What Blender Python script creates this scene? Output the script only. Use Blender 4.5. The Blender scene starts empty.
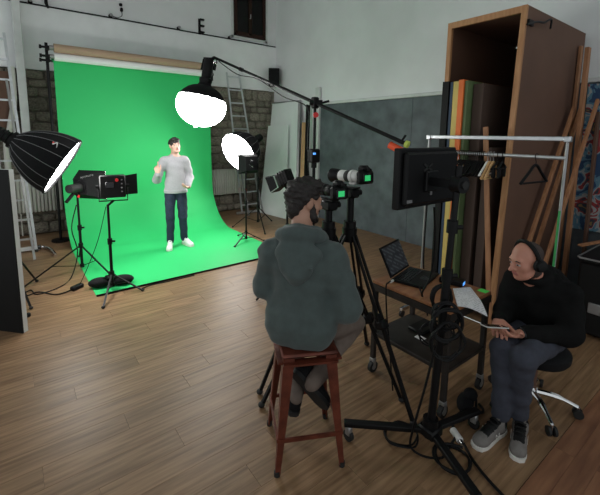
import bpy, bmesh, math, random
import numpy as np
from mathutils import Matrix, Vector
random.seed(7); np.random.seed(7)
R = math.radians
scene = bpy.context.scene
COL = scene.collection

# ------------------------------------------------------------------ camera
cam_data = bpy.data.cameras.new('camera'); cam = bpy.data.objects.new('camera', cam_data); COL.objects.link(cam)
cam_data.sensor_fit = 'HORIZONTAL'; cam_data.sensor_width = 36.0
cam_data.lens = 377.0 / 600.0 * 36.0
cam_data.shift_x = 2.0 / 600.0; cam_data.shift_y = -60.5 / 600.0
cam_data.clip_start = 0.05
cam.matrix_world = (Matrix.Translation((0, 0, 1.86)) @ Matrix.Rotation(R(-37.3), 4, 'Z') @
                    Matrix.Rotation(R(90 - 8.0), 4, 'X') @ Matrix.Rotation(R(0.72), 4, 'Z'))
scene.camera = cam

# ------------------------------------------------------------------ world, exposure
world = bpy.data.worlds.new('world'); scene.world = world; world.use_nodes = True
bg = world.node_tree.nodes['Background']
bg.inputs[0].default_value = (0.93, 0.985, 1.0, 1); bg.inputs[1].default_value = 0.66
scene.view_settings.view_transform = 'Standard'; scene.view_settings.look = 'None'
scene.view_settings.gamma = 1.0; scene.view_settings.use_curve_mapping = False
scene.view_settings.exposure = 0.0
EMIT_DOME, EMIT_LANTERN, EMIT_LED = 30.0, 25.0, 8.0

# ------------------------------------------------------------------ materials
MATS = {}
def new_mat(name):
    m = bpy.data.materials.new(name); m.use_nodes = True
    nt = m.node_tree; b = nt.nodes['Principled BSDF']
    MATS[name] = m
    return m, nt, b
def mat(name, col, rough=0.5, metal=0.0, var=0.12, scale=8.0, bump=0.0, bscale=None, stretch=None, rand=0.0, spec=None, sheen=0.0, col2=None):
    m, nt, b = new_mat(name); N = nt.nodes; L = nt.links
    tc = N.new('ShaderNodeTexCoord'); src = tc.outputs['Object']
    mp = N.new('ShaderNodeMapping'); L.new(src, mp.inputs[0])
    if stretch: mp.inputs['Scale'].default_value = stretch
    info = None
    if rand:
        info = N.new('ShaderNodeObjectInfo')
        ml = N.new('ShaderNodeMath'); ml.operation = 'MULTIPLY'; ml.inputs[1].default_value = 57.0
        L.new(info.outputs['Random'], ml.inputs[0])
        cb = N.new('ShaderNodeCombineXYZ')
        for k in range(3): L.new(ml.outputs[0], cb.inputs[k])
        L.new(cb.outputs[0], mp.inputs['Location'])
    nz = N.new('ShaderNodeTexNoise'); nz.inputs['Scale'].default_value = scale; nz.inputs['Detail'].default_value = 6
    L.new(mp.outputs[0], nz.inputs['Vector'])
    rp = N.new('ShaderNodeValToRGB'); L.new(nz.outputs['Fac'], rp.inputs[0])
    c2 = col2 or tuple(c * (1 + var) for c in col); c1 = col if col2 else tuple(c * (1 - var) for c in col)
    rp.color_ramp.elements[0].position = 0.3; rp.color_ramp.elements[1].position = 0.7
    rp.color_ramp.elements[0].color = (*c1, 1); rp.color_ramp.elements[1].color = (*c2, 1)
    out = rp.outputs[0]
    if rand:
        hv = N.new('ShaderNodeHueSaturation'); L.new(out, hv.inputs['Color'])
        mr = N.new('ShaderNodeMapRange'); L.new(info.outputs['Random'], mr.inputs[0])
        mr.inputs[3].default_value = 1 - rand; mr.inputs[4].default_value = 1 + rand
        L.new(mr.outputs[0], hv.inputs['Value']); out = hv.outputs[0]
    L.new(out, b.inputs['Base Color'])
    b.inputs['Roughness'].default_value = rough; b.inputs['Metallic'].default_value = metal
    if spec is not None: b.inputs['Specular IOR Level'].default_value = spec
    if sheen: b.inputs['Sheen Weight'].default_value = sheen
    if bump:
        nb = N.new('ShaderNodeTexNoise'); nb.inputs['Scale'].default_value = bscale or scale * 4; nb.inputs['Detail'].default_value = 5
        L.new(mp.outputs[0], nb.inputs['Vector'])
        bp = N.new('ShaderNodeBump'); bp.inputs['Strength'].default_value = bump; bp.inputs['Distance'].default_value = 0.01
        L.new(nb.outputs['Fac'], bp.inputs['Height']); L.new(bp.outputs[0], b.inputs['Normal'])
    return m
def emit(name, col, strength):
    m, nt, b = new_mat(name)
    b.inputs['Base Color'].default_value = (*[min(1, c) * .8 for c in col], 1)
    b.inputs['Emission Color'].default_value = (*col, 1); b.inputs['Emission Strength'].default_value = strength
    return m

mat('plank_wood', (0.145, 0.080, 0.040), 0.42, spec=0.35, var=0.0, col2=(0.305, 0.186, 0.102), scale=3.6, stretch=(0.75, 11, 11), rand=0.10, bump=0.08, bscale=14)
mat('old_board', (0.15, 0.060, 0.030), 0.55, var=0.0, col2=(0.27, 0.125, 0.062), scale=3.0, stretch=(0.8, 8, 8), rand=0.14, bump=0.15, bscale=14)
mat('sub_floor', (0.14, 0.09, 0.055), 0.9)
mat('plaster', (0.745, 0.755, 0.765), 0.85, var=0.05, scale=1.6, bump=0.25, bscale=9)
mat('plaster_stone', (0.83, 0.845, 0.85), 0.85, var=0.06, scale=2.2, bump=0.9, bscale=6)
mat('slate_panel', (0.098, 0.115, 0.128), 0.6, var=0.30, scale=3.5, bump=0.12)
mat('stone', (0.10, 0.09, 0.07), 0.95, var=0.0, col2=(0.29, 0.26, 0.21), scale=9, rand=0.28, bump=1.0, bscale=16)
mat('mortar', (0.22, 0.20, 0.165), 0.95, var=0.3, scale=10, bump=0.8)
mat('radiator_white', (0.55, 0.55, 0.50), 0.5, var=0.05)
mat('white_paint', (0.62, 0.64, 0.63), 0.6, var=0.08, scale=5)
mat('white_board', (0.80, 0.85, 0.83), 0.45, var=0.05, scale=1.5)
mat('black_plastic', (0.005, 0.005, 0.0055), 0.5, var=0.2, spec=0.2)
mat('black_metal', (0.005, 0.005, 0.0055), 0.45, var=0.2, spec=0.2)
mat('black_fabric', (0.006, 0.006, 0.007), 0.85, var=0.25, scale=60, spec=0.25)
mat('black_gloss', (0.010, 0.010, 0.012), 0.18, var=0.1)
mat('dark_rubber', (0.010, 0.010, 0.010), 0.7, var=0.2)
mat('seam_grey', (0.17, 0.17, 0.175), 0.6)
mat('aluminium', (0.62, 0.64, 0.66), 0.35, metal=0.85, var=0.08, scale=20)
mat('chrome', (0.75, 0.75, 0.76), 0.12, metal=1.0, var=0.04)
mat('dull_steel', (0.35, 0.35, 0.35), 0.45, metal=0.7, var=0.1)
mat('green_vinyl', (0.034, 0.53, 0.155), 0.55, var=0.02, scale=1.2, spec=0.25)
mat('green_back', (0.02, 0.20, 0.07), 0.8)
mat('kraft_paper', (0.40, 0.28, 0.19), 0.8, var=0.05)
mat('white_paper', (0.80, 0.80, 0.80), 0.7, var=0.02)
mat('stool_red', (0.13, 0.032, 0.018), 0.38, metal=0.35, var=0.35, scale=14, bump=0.1)
mat('cart_steel', (0.035, 0.030, 0.027), 0.5, metal=0.4, var=0.35, scale=9)
mat('cart_wood', (0.22, 0.085, 0.035), 0.5, var=0.0, col2=(0.36, 0.16, 0.07), scale=4, stretch=(1, 7, 7))
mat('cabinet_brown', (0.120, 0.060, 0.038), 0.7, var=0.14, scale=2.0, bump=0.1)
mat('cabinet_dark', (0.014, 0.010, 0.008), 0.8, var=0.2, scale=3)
mat('ply_edge', (0.36, 0.17, 0.07), 0.6, var=0.0, col2=(0.50, 0.26, 0.12), scale=5, stretch=(6, 6, 1))
mat('lath_wood', (0.30, 0.13, 0.055), 0.6, var=0.0, col2=(0.44, 0.21, 0.10), scale=6, rand=0.2, stretch=(5, 5, 1))
mat('flat_brown', (0.060, 0.036, 0.026), 0.75, var=0.15, scale=3)
mat('board_blue', (0.020, 0.045, 0.085), 0.6)
mat('board_yellow', (0.62, 0.47, 0.13), 0.6, var=0.05)
mat('board_orange', (0.75, 0.16, 0.03), 0.6, var=0.05)
mat('board_green', (0.10, 0.15, 0.06), 0.6)
mat('orange_plastic', (0.85, 0.10, 0.03), 0.5)
mat('red_plastic', (0.65, 0.02, 0.02), 0.45)
mat('lime_plastic', (0.55, 0.68, 0.12), 0.5)
mat('lime_tape', (0.10, 0.75, 0.12), 0.5)
mat('green_tape', (0.05, 0.35, 0.10), 0.5)
mat('window_brown', (0.030, 0.012, 0.008), 0.5, spec=0.2)
mat('dark_glass', (0.004, 0.0035, 0.0035), 0.25, spec=0.25)
mat('skin_light', (0.60, 0.36, 0.28), 0.5, var=0.05, scale=12)
mat('skin_tan', (0.43, 0.235, 0.165), 0.5, var=0.06, scale=12)
mat('skin_mid', (0.52, 0.235, 0.165), 0.5, var=0.06, scale=12)
mat('lips', (0.42, 0.15, 0.13), 0.45)
mat('eye_white', (0.40, 0.38, 0.37), 0.3)
mat('hair_black', (0.012, 0.009, 0.008), 0.6, var=0.4, scale=60, bump=0.8, bscale=120)
mat('hair_curly', (0.014, 0.010, 0.009), 0.65, var=0.5, scale=50, bump=1.0, bscale=70)
mat('hair_stubble', (0.040, 0.024, 0.019), 0.7, var=0.3, scale=90)
mat('sweater_grey', (0.32, 0.32, 0.34), 0.9, var=0.10, scale=90, bump=0.15, bscale=120, sheen=0.2)
mat('jeans_navy', (0.012, 0.020, 0.045), 0.85, var=0.3, scale=40)
mat('hoodie_green', (0.058, 0.078, 0.075), 0.92, var=0.10, scale=25, bump=0.12, bscale=60, sheen=0.15)
mat('trousers_taupe', (0.15, 0.115, 0.095), 0.9, var=0.12, scale=20)
mat('jacket_black', (0.006, 0.006, 0.006), 0.95, spec=0.15, var=0.25, scale=20)
mat('jeans_slate', (0.038, 0.042, 0.060), 0.9, var=0.15, scale=30, bump=0.1)
mat('shoe_grey', (0.16, 0.145, 0.135), 0.8, var=0.15, scale=30)
mat('shoe_white', (0.80, 0.80, 0.80), 0.5, var=0.03)
mat('sole_white', (0.72, 0.70, 0.66), 0.6, var=0.05)
mat('sole_grey', (0.34, 0.31, 0.28), 0.7, var=0.1)
mat('lens_white', (0.70, 0.70, 0.67), 0.4, var=0.03)
mat('hanger_wood', (0.60, 0.36, 0.16), 0.5, var=0.1)
mat('hanger_white', (0.78, 0.78, 0.76), 0.4)
mat('case_black', (0.005, 0.005, 0.005), 0.6, spec=0.25)
mat('cable_white', (0.6, 0.6, 0.58), 0.5)
emit('light_face', (1.0, 0.985, 0.96), EMIT_DOME)
emit('lantern_face', (1.0, 0.985, 0.96), EMIT_LANTERN)
emit('led_face', (1.0, 0.98, 0.95), EMIT_LED)
emit('lcd_green', (0.05, 0.75, 0.22), 0.45)
emit('lcd_blue', (0.10, 0.35, 0.9), 1.2)
def lines_mat(name, base, ink, nlines, emis=0.0):
    # flat print: rows of text on paper or on a screen
    m, nt, b = new_mat(name); N = nt.nodes; L = nt.links
    tc = N.new('ShaderNodeTexCoord'); sp = N.new('ShaderNodeSeparateXYZ'); L.new(tc.outputs['Generated'], sp.inputs[0])
    mu = N.new('ShaderNodeMath'); mu.operation = 'MULTIPLY'; mu.inputs[1].default_value = nlines; L.new(sp.outputs[1], mu.inputs[0])
    fr = N.new('ShaderNodeMath'); fr.operation = 'FRACT'; L.new(mu.outputs[0], fr.inputs[0])
    gt = N.new('ShaderNodeMath'); gt.operation = 'GREATER_THAN'; gt.inputs[1].default_value = 0.55; L.new(fr.outputs[0], gt.inputs[0])
    fl = N.new('ShaderNodeMath'); fl.operation = 'FLOOR'; L.new(mu.outputs[0], fl.inputs[0])
    cb = N.new('ShaderNodeCombineXYZ'); L.new(sp.outputs[0], cb.inputs[0]); L.new(fl.outputs[0], cb.inputs[1])
    mp = N.new('ShaderNodeMapping'); mp.inputs['Scale'].default_value = (9, 3.7, 1); L.new(cb.outputs[0], mp.inputs[0])
    nz = N.new('ShaderNodeTexNoise'); nz.inputs['Scale'].default_value = 1.0; L.new(mp.outputs[0], nz.inputs['Vector'])
    g2 = N.new('ShaderNodeMath'); g2.operation = 'GREATER_THAN'; g2.inputs[1].default_value = 0.47; L.new(nz.outputs['Fac'], g2.inputs[0])
    m2 = N.new('ShaderNodeMath'); m2.operation = 'MULTIPLY'; L.new(gt.outputs[0], m2.inputs[0]); L.new(g2.outputs[0], m2.inputs[1])
    mx = N.new('ShaderNodeMix'); mx.data_type = 'RGBA'; L.new(m2.outputs[0], mx.inputs[0])
    mx.inputs[6].default_value = (*base, 1); mx.inputs[7].default_value = (*ink, 1)
    L.new(mx.outputs[2], b.inputs['Base Color']); b.inputs['Roughness'].default_value = 0.5
    if emis:
        L.new(mx.outputs[2], b.inputs['Emission Color']); b.inputs['Emission Strength'].default_value = emis
lines_mat('printed_sheet', (0.80, 0.80, 0.82), (0.58, 0.58, 0.60), 26)
lines_mat('laptop_screen', (0.012, 0.014, 0.018), (0.05, 0.06, 0.065), 11, 0.25)
def art_mat(name):
    m, nt, b = new_mat(name); N = nt.nodes; L = nt.links
    tc = N.new('ShaderNodeTexCoord')
    nz = N.new('ShaderNodeTexNoise'); nz.inputs['Scale'].default_value = 5; nz.inputs['Distortion'].default_value = 1.5
    L.new(tc.outputs['Object'], nz.inputs['Vector'])
    rp = N.new('ShaderNodeValToRGB'); rp.color_ramp.interpolation = 'CONSTANT'; L.new(nz.outputs['Fac'], rp.inputs[0])
    e = rp.color_ramp.elements
    e[0].position = 0; e[0].color = (0.02, 0.06, 0.14, 1); e[1].position = 0.42; e[1].color = (0.10, 0.22, 0.30, 1)
    for p, c in ((0.50, (0.35, 0.36, 0.36, 1)), (0.56, (0.30, 0.03, 0.03, 1)), (0.62, (0.03, 0.04, 0.06, 1)), (0.70, (0.25, 0.16, 0.06, 1))):
        k = e.new(p); k.color = c
    L.new(rp.outputs[0], b.inputs['Base Color']); b.inputs['Roughness'].default_value = 0.6
art_mat('abstract_paint')

# ------------------------------------------------------------------ object helpers
def tag(o, label=None, cat=None, group=None, kind=None):
    if label: o['label'] = label
    if cat: o['category'] = cat
    if group: o['group'] = group
    if kind: o['kind'] = kind
    return o
def thing(name, label, cat, loc=(0, 0, 0), rotz=0.0, group=None):
    o = bpy.data.objects.new(name, None); COL.objects.link(o)
    o.empty_display_size = 0.1; o.location = loc; o.rotation_euler = (0, 0, rotz)
    ROOT[o.name] = Matrix.Translation(loc) @ Matrix.Rotation(rotz, 4, 'Z')
    return tag(o, label, cat, group)
ROOT = {}
def root_of(o):
    while o.parent: o = o.parent
    return o
def link_mesh(name, verts, faces, material, parent=None, smooth=True, angle=40, origin=None):
    # verts are in world space; with a parent they are moved into the space of its root
    V = np.asarray(verts, dtype=float)
    loc = None
    if parent is not None:
        M = np.array(ROOT[root_of(parent).name].inverted()); V = V @ M[:3, :3].T + M[:3, 3]
    else:
        if origin is None:
            origin = ((V[:, 0].min() + V[:, 0].max()) / 2, (V[:, 1].min() + V[:, 1].max()) / 2, V[:, 2].min())
        V = V - np.array(origin); loc = origin
    me = bpy.data.meshes.new(name); me.from_pydata(V.tolist(), [], [tuple(int(i) for i in f) for f in faces])
    bm = bmesh.new(); bm.from_mesh(me); bmesh.ops.recalc_face_normals(bm, faces=bm.faces); bm.to_mesh(me); bm.free()
    if smooth:
        me.polygons.foreach_set('use_smooth', [True] * len(me.polygons)); me.set_sharp_from_angle(angle=R(angle))
    ml = material if isinstance(material, (list, tuple)) else [material]
    for m in ml: me.materials.append(MATS[m])
    o = bpy.data.objects.new(name, me); COL.objects.link(o)
    if parent is not None: o.parent = parent
    else:
        o.location = loc; ROOT[o.name] = Matrix.Translation(loc)
    return o
def vec(*a): return np.array(a[0] if len(a) == 1 else a, dtype=float)
def unit(v): v = vec(v); return v / (np.linalg.norm(v) + 1e-12)
def basis(z, up=(0, 0, 1)):
    # orthonormal frame whose third axis is z; second axis close to up
    z = unit(z); up = vec(up)
    if abs(z @ up) > 0.98: up = vec(0, 1, 0) if abs(z[1]) < 0.9 else vec(1, 0, 0)
    x = unit(np.cross(up, z)); y = np.cross(z, x)
    return np.column_stack([x, y, z])
def smooth_path(pts, n=6, closed=False):
    P = [vec(p) for p in pts]; out = []
    m = len(P); rng = range(m if closed else m - 1)
    for i in rng:
        if closed: p0, p1, p2, p3 = P[i - 1], P[i], P[(i + 1) % m], P[(i + 2) % m]
        else: p0, p1, p2, p3 = P[max(i - 1, 0)], P[i], P[i + 1], P[min(i + 2, m - 1)]
        for k in range(n):
            t = k / n
            out.append(0.5 * ((2 * p1) + (p2 - p0) * t + (2 * p0 - 5 * p1 + 4 * p2 - p3) * t * t + (3 * p1 - p0 - 3 * p2 + p3) * t ** 3))
    if not closed: out.append(P[-1])
    return out
class MB:
    def __init__(s, frame=None): s.v = []; s.f = []; s.M = frame
    def add(s, V, F):
        k = len(s.v)
        if s.M is not None:
            A = np.array(s.M); V = [A[:3, :3] @ vec(v) + A[:3, 3] for v in V]
        s.v += [tuple(v) for v in V]; s.f += [tuple(i + k for i in f) for f in F]; return s
    def box(s, c, size, rot=None, bevel=0.0):
        h = vec(size) / 2; c = vec(c); Rm = np.eye(3) if rot is None else np.array(rot)[:3, :3]
        b = min(bevel, min(h) * 0.95)
        if b <= 0:
            V = [c + Rm @ (h * vec(x, y, z)) for x in (-1, 1) for y in (-1, 1) for z in (-1, 1)]
            return s.add(V, [(0, 1, 3, 2), (4, 6, 7, 5), (0, 4, 5, 1), (2, 3, 7, 6), (0, 2, 6, 4), (1, 5, 7, 3)])
        V = []; idx = {}
        for x in (-1, 1):
            for y in (-1, 1):
                for z in (-1, 1):
                    for k in range(3):
                        q = h - b; q = q.copy(); q[k] = h[k]
                        idx[x, y, z, k] = len(V); V.append(c + Rm @ (q * vec(x, y, z)))
        F = []
        for k in range(3):
            o = [i for i in range(3) if i != k]
            for sg in (-1, 1):
                q = []
                for a, bb in ((-1, -1), (1, -1), (1, 1), (-1, 1)):
                    t = [0, 0, 0]; t[k] = sg; t[o[0]] = a; t[o[1]] = bb; q.append(idx[t[0], t[1], t[2], k])
                F.append(tuple(q))
            for a in (-1, 1):
                for bb in (-1, 1):
                    q = []
                    for e, kk in ((-1, o[0]), (1, o[0]), (1, o[1]), (-1, o[1])):
                        t = [0, 0, 0]; t[k] = e; t[o[0]] = a; t[o[1]] = bb; q.append(idx[t[0], t[1], t[2], kk])
                    F.append(tuple(q))
        for x in (-1, 1):
            for y in (-1, 1):
                for z in (-1, 1): F.append((idx[x, y, z, 0], idx[x, y, z, 1], idx[x, y, z, 2]))
        return s.add(V, F)
    def bar(s, a, b, w, t, up=(0, 0, 1), bevel=0.0):
        # a beam of rectangular section from a to b
        a, b = vec(a), vec(b); B = basis(b - a, up)
        return s.box((a + b) / 2, (w, t, np.linalg.norm(b - a)), B, bevel)
    def cyl(s, a, b, r, r2=None, n=14, cap=True):
        a, b = vec(a), vec(b); r2 = r if r2 is None else r2; B = basis(b - a)
        V = []; F = []
        for p, q in ((a, r), (b, r2)):
            for i in range(n):
                t = 2 * math.pi * i / n; V.append(p + B @ vec(q * math.cos(t), q * math.sin(t), 0))
        for i in range(n): F.append((i, (i + 1) % n, n + (i + 1) % n, n + i))
        if cap: F.append(tuple(range(n - 1, -1, -1))); F.append(tuple(range(n, 2 * n)))
        return s.add(V, F)
    def tube(s, pts, r, n=8, closed=False):
        P = [vec(p) for p in pts]; m = len(P); V = []; F = []
        prev = None
        for i in range(m):
            if closed: d = P[(i + 1) % m] - P[i - 1]
            else: d = P[min(i + 1, m - 1)] - P[max(i - 1, 0)]
            d = unit(d)
            if prev is None: B = basis(d); x = B[:, 0]
            else:
                x = prev - d * (prev @ d); x = unit(x)
            y = np.cross(d, x); prev = x
            rr = r[i] if isinstance(r, (list, tuple)) else r
            for k in range(n):
                t = 2 * math.pi * k / n; V.append(P[i] + rr * (x * math.cos(t) + y * math.sin(t)))
        for i in range(m if closed else m - 1):
            j = (i + 1) % m
            for k in range(n): F.append((i * n + k, i * n + (k + 1) % n, j * n + (k + 1) % n, j * n + k))
        if not closed: F.append(tuple(range(n - 1, -1, -1))); F.append(tuple((m - 1) * n + k for k in range(n)))
        return s.add(V, F)
    def lathe(s, prof, o=(0, 0, 0), axis=(0, 0, 1), n=24, cap=True, up=(0, 0, 1)):
        # prof: (radius, distance along axis)
        B = basis(axis, up); o = vec(o); V = []; F = []
        for r, h in prof:
            for i in range(n):
                t = 2 * math.pi * i / n; V.append(o + B @ vec(r * math.cos(t), r * math.sin(t), h))
        for j in range(len(prof) - 1):
            for i in range(n): F.append((j * n + i, j * n + (i + 1) % n, (j + 1) * n + (i + 1) % n, (j + 1) * n + i))
        if cap:
            F.append(tuple(range(n - 1, -1, -1))); k = (len(prof) - 1) * n; F.append(tuple(k + i for i in range(n)))
        return s.add(V, F)
    def ell(s, c, rad, rot=None, n=14, m=9):
        c = vec(c); rad = vec(rad); Rm = np.eye(3) if rot is None else np.array(rot)[:3, :3]
        V = [c + Rm @ (rad * vec(0, 0, -1))]; F = []
        for j in range(1, m):
            p = math.pi * j / m - math.pi / 2
            for i in range(n):
                t = 2 * math.pi * i / n; V.append(c + Rm @ (rad * vec(math.cos(p) * math.cos(t), math.cos(p) * math.sin(t), math.sin(p))))
        V.append(c + Rm @ (rad * vec(0, 0, 1)))
        for i in range(n): F.append((0, 1 + (i + 1) % n, 1 + i))
        for j in range(m - 2):
            for i in range(n): a = 1 + j * n; F.append((a + i, a + (i + 1) % n, a + n + (i + 1) % n, a + n + i))
        a = 1 + (m - 2) * n; k = len(V) - 1
        for i in range(n): F.append((a + i, a + (i + 1) % n, k))
        return s.add(V, F)
    def prism(s, poly, B, o, t):
        # polygon in the (x,y) of frame B at o, thickness t along its z
        B = np.array(B)[:3, :3]; o = vec(o); n = len(poly)
        V = [o + B @ vec(x, y, 0) for x, y in poly] + [o + B @ vec(x, y, t) for x, y in poly]
        F = [tuple(range(n - 1, -1, -1)), tuple(range(n, 2 * n))] + [(i, (i + 1) % n, n + (i + 1) % n, n + i) for i in range(n)]
        return s.add(V, F)
    def slab(s, quad, t):
        # a four-cornered sheet given by its corners, with thickness t along its normal
        q = [vec(p) for p in quad]; nrm = unit(np.cross(q[1] - q[0], q[3] - q[0])) * t
        return s.add(q + [p + nrm for p in q], [(3, 2, 1, 0), (4, 5, 6, 7)] + [(i, (i + 1) % 4, 4 + (i + 1) % 4, 4 + i) for i in range(4)])
    def build(s, name, material, parent=None, label=None, smooth=True, angle=40):
        o = link_mesh(name, s.v, s.f, material, parent, smooth, angle)
        if label: o['label'] = label
        return o
def copy_tree(o, parent=None):
    c = o.copy(); COL.objects.link(c); c.parent = parent
    for ch in list(o.children): copy_tree(ch, c)
    return c
def text_mesh(txt, size, B, o, name, material, parent, label=None):
    cu = bpy.data.curves.new('text', 'FONT'); cu.body = txt; cu.size = size; cu.align_x = 'CENTER'; cu.align_y = 'CENTER'; cu.extrude = 0.0008
    to = bpy.data.objects.new('text', cu); COL.objects.link(to)
    dg = bpy.context.evaluated_depsgraph_get(); me = bpy.data.meshes.new_from_object(to.evaluated_get(dg))
    V = [vec(o) + np.array(B) @ vec(v.co) for v in me.vertices]; F = [tuple(p.vertices) for p in me.polygons]
    bpy.data.objects.remove(to); bpy.data.curves.remove(cu); bpy.data.meshes.remove(me)
    ob = link_mesh(name, V, F, material, parent, smooth=False)
    if label: ob['label'] = label
    return ob

# ================================================================== STRUCTURE
BY, RX = 8.15, 5.45           # back wall plane, right wall plane
def struct(o): o['kind'] = 'structure'; return o
floor = struct(MB().box((1.5, 3.2, -0.07), (9.0, 10.6, 0.10)).build('floor', 'sub_floor', smooth=False))
# planks: rows run along x
PW, PT = 0.166, 0.02
plank_meshes = {}
def plank(x0, x1, yc, w, material):
    L = round(x1 - x0 - 0.0010, 4); key = (L, w, material)
    c = ((x0 + x1) / 2, yc, -PT / 2)
    if key not in plank_meshes:
        o = MB().box((0, 0, 0), (L, w - 0.0008, PT), bevel=0.0007).build('plank', material, smooth=False)
        o.location = (0, 0, 0)
        m = o.data
        V = np.zeros(len(m.vertices) * 3); m.vertices.foreach_get('co', V); V = V.reshape(-1, 3); V[:, 2] -= PT / 2; m.vertices.foreach_set('co', V.ravel())
        plank_meshes[key] = m; bpy.data.objects.remove(o)
    o = bpy.data.objects.new('plank', plank_meshes[key]); COL.objects.link(o)
    o.parent = floor; o.location = vec(c) - vec(floor.location)
rng = random.Random(3)
row = 0; y = 0.68 + PW / 2
offs = [0.0, 0.46, 0.92, 0.23, 0.69, 1.15]
while y < BY + 0.02:
    x = -1.6 + offs[row % 6]
    xl = -0.9 if y > 1.9 else 0.1
    while x < RX:
        x1 = min(x + 1.38, RX)
        if x1 > xl and x1 - x > 0.05: plank(x, x1, y, PW, 'plank_wood')
        x += 1.38
    row += 1; y += PW
y = 0.68 - 0.055
for k in range(6):
    for x0, x1 in ((1.2, 3.1), (3.1, 5.45)) if k % 2 else ((1.2, 2.5), (2.5, 4.4), (4.4, 5.45)):
        plank(x0, x1, y, 0.105, 'old_board')
    y -= 0.105

wall_back = struct(MB().box((1.5, BY + 0.17, 2.65), (9.0, 0.22, 5.3)).build('wall_back', 'mortar', smooth=False))
MB().box((1.5, BY + 0.02, 3.44), (9.0, 0.10, 1.06)).build('plaster_band', 'plaster_stone', wall_back, smooth=False)
MB().box((1.5, BY + 0.045, 4.64), (9.0, 0.09, 1.34)).build('upper_plaster', 'plaster', wall_back, smooth=False)
# rubble stones in the two strips left bare beside the backdrop
stone_meshes = []
for k in range(9):
    rr = random.Random(k + 20); bm = bmesh.new(); bmesh.ops.create_icosphere(bm, subdivisions=2, radius=1)
    for v in bm.verts:
        c = v.co; q = [math.copysign(abs(a) ** 0.45, a) for a in c]
        v.co = Vector((q[0] * (0.5 + rr.uniform(-.03, .03)), q[1] * 0.5, q[2] * (0.5 + rr.uniform(-.04, .04))))
    me = bpy.data.meshes.new('stone'); bm.to_mesh(me); bm.free(); me.materials.append(MATS['stone'])
    me.polygons.foreach_set('use_smooth', [True] * len(me.polygons)); stone_meshes.append(me)
rng = random.Random(5)
for xa, xb in ((-0.55, 0.95), (3.25, 5.42)):
    z = 0.0
    while z < 2.88:
        h = rng.uniform(0.13, 0.26); h = min(h, 2.91 - z)
        x = xa + rng.uniform(-0.12, 0)
        while x < xb:
            w = rng.uniform(0.16, 0.42)
            if x + w > RX - 0.02: w = RX - 0.02 - x
            if w < 0.08: break
            o = bpy.data.objects.new('stone', rng.choice(stone_meshes)); COL.objects.link(o); o.parent = wall_back
            o.location = vec(x + w / 2, BY + 0.065, z + h / 2) - vec(wall_back.location)
            o.scale = (w * 1.0, 0.14 + rng.uniform(-.02, .03), h * 1.0); o.rotation_euler = (0, R(rng.uniform(-5, 5)), 0)
            x += w
        z += h

ceiling = struct(MB().box((1.5, 3.2, 5.35), (9.0, 10.6, 0.10)).build('ceiling', 'plaster', smooth=False))  # room's ceiling, out of view; added to block overhead light, sides stay open
wall_right = struct(MB().box((RX + 0.1, 3.2, 2.65), (0.2, 10.6, 5.3)).build('wall_right', 'plaster', smooth=False))
rng = random.Random(2)
yy = 6.42
while yy > -1.5:                                  # slate-coloured sheets below the ledge
    y0 = yy - 2.44
    MB().box((RX - 0.012, (yy + y0) / 2, 1.245), (0.024, 2.437, 2.49), bevel=0.003).build('panel', 'slate_panel', wall_right, smooth=False)
    yy = y0
trim = struct(MB().box((RX - 0.028, 2.145, 2.52), (0.056, 8.39, 0.055), bevel=0.006).build('trim_1', 'white_paint', smooth=False))

# window high on the back wall
win = thing('window_1', None, None, (4.71, BY, 4.10)); win['kind'] = 'structure'
for a, b, c, d in ((4.29, 4.10, 4.33, 5.15), (5.09, 4.10, 5.13, 5.15), (4.29, 4.10, 5.13, 4.145), (4.29, 5.11, 5.13, 5.15)):
    MB().box(((a + c) / 2, BY - 0.025, (b + d) / 2), (c - a, 0.06, d - b), bevel=0.004).build('frame', 'window_brown', win, smooth=False)
for a, c in ((4.33, 4.705), (4.715, 5.09)):
    cs = MB()
    for q in ((a, 4.145, a + .035, 5.11), (c - .035, 4.145, c, 5.11), (a, 4.145, c, 4.19), (a, 5.07, c, 5.11)):
        cs.box(((q[0] + q[2]) / 2, BY - 0.03, (q[1] + q[3]) / 2), (q[2] - q[0], 0.04, q[3] - q[1]))
    l = cs.build('casement', 'window_brown', win, smooth=False)
    MB().box(((a + c) / 2, BY - 0.02, 4.62), (c - a - .06, 0.008, 0.90)).build('pane', 'dark_glass', l, smooth=False)
hd = MB(); hd.cyl((4.70, BY - .05, 4.52), (4.70, BY - .075, 4.52), .012); hd.box((4.70, BY - .08, 4.56), (.018, .014, .10), bevel=.004)
hd.build('handle', 'aluminium', win)
sv = MB()                                          # painted reveal around it
for q in ((4.22, 4.04, 4.285, 5.2), (5.135, 4.04, 5.20, 5.2), (4.22, 4.04, 5.2, 4.095)):
    sv.box(((q[0] + q[2]) / 2, BY - .008, (q[1] + q[3]) / 2), (q[2] - q[0], .03, q[3] - q[1]), bevel=.004)
sv.build('surround', 'white_paint', win, smooth=False)

# painted post standing before the back wall
post = MB(); post.box((0.237, 7.99, 3.02), (0.118, 0.17, 3.3), bevel=0.008)
tag(post.build('timber_post', 'white_paint', smooth=False), 'tall white painted timber post fixed upright to the stone wall', 'post')
# the strip beside the slate sheets
pw = MB(); pw.box((5.40, 6.41, 1.43), (0.06, 0.13, 2.86), bevel=0.005)
tag(pw.build('wooden_batten', 'white_paint', smooth=False), 'upright white batten at the end of the dark slate wall sheets', 'batten')

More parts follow.
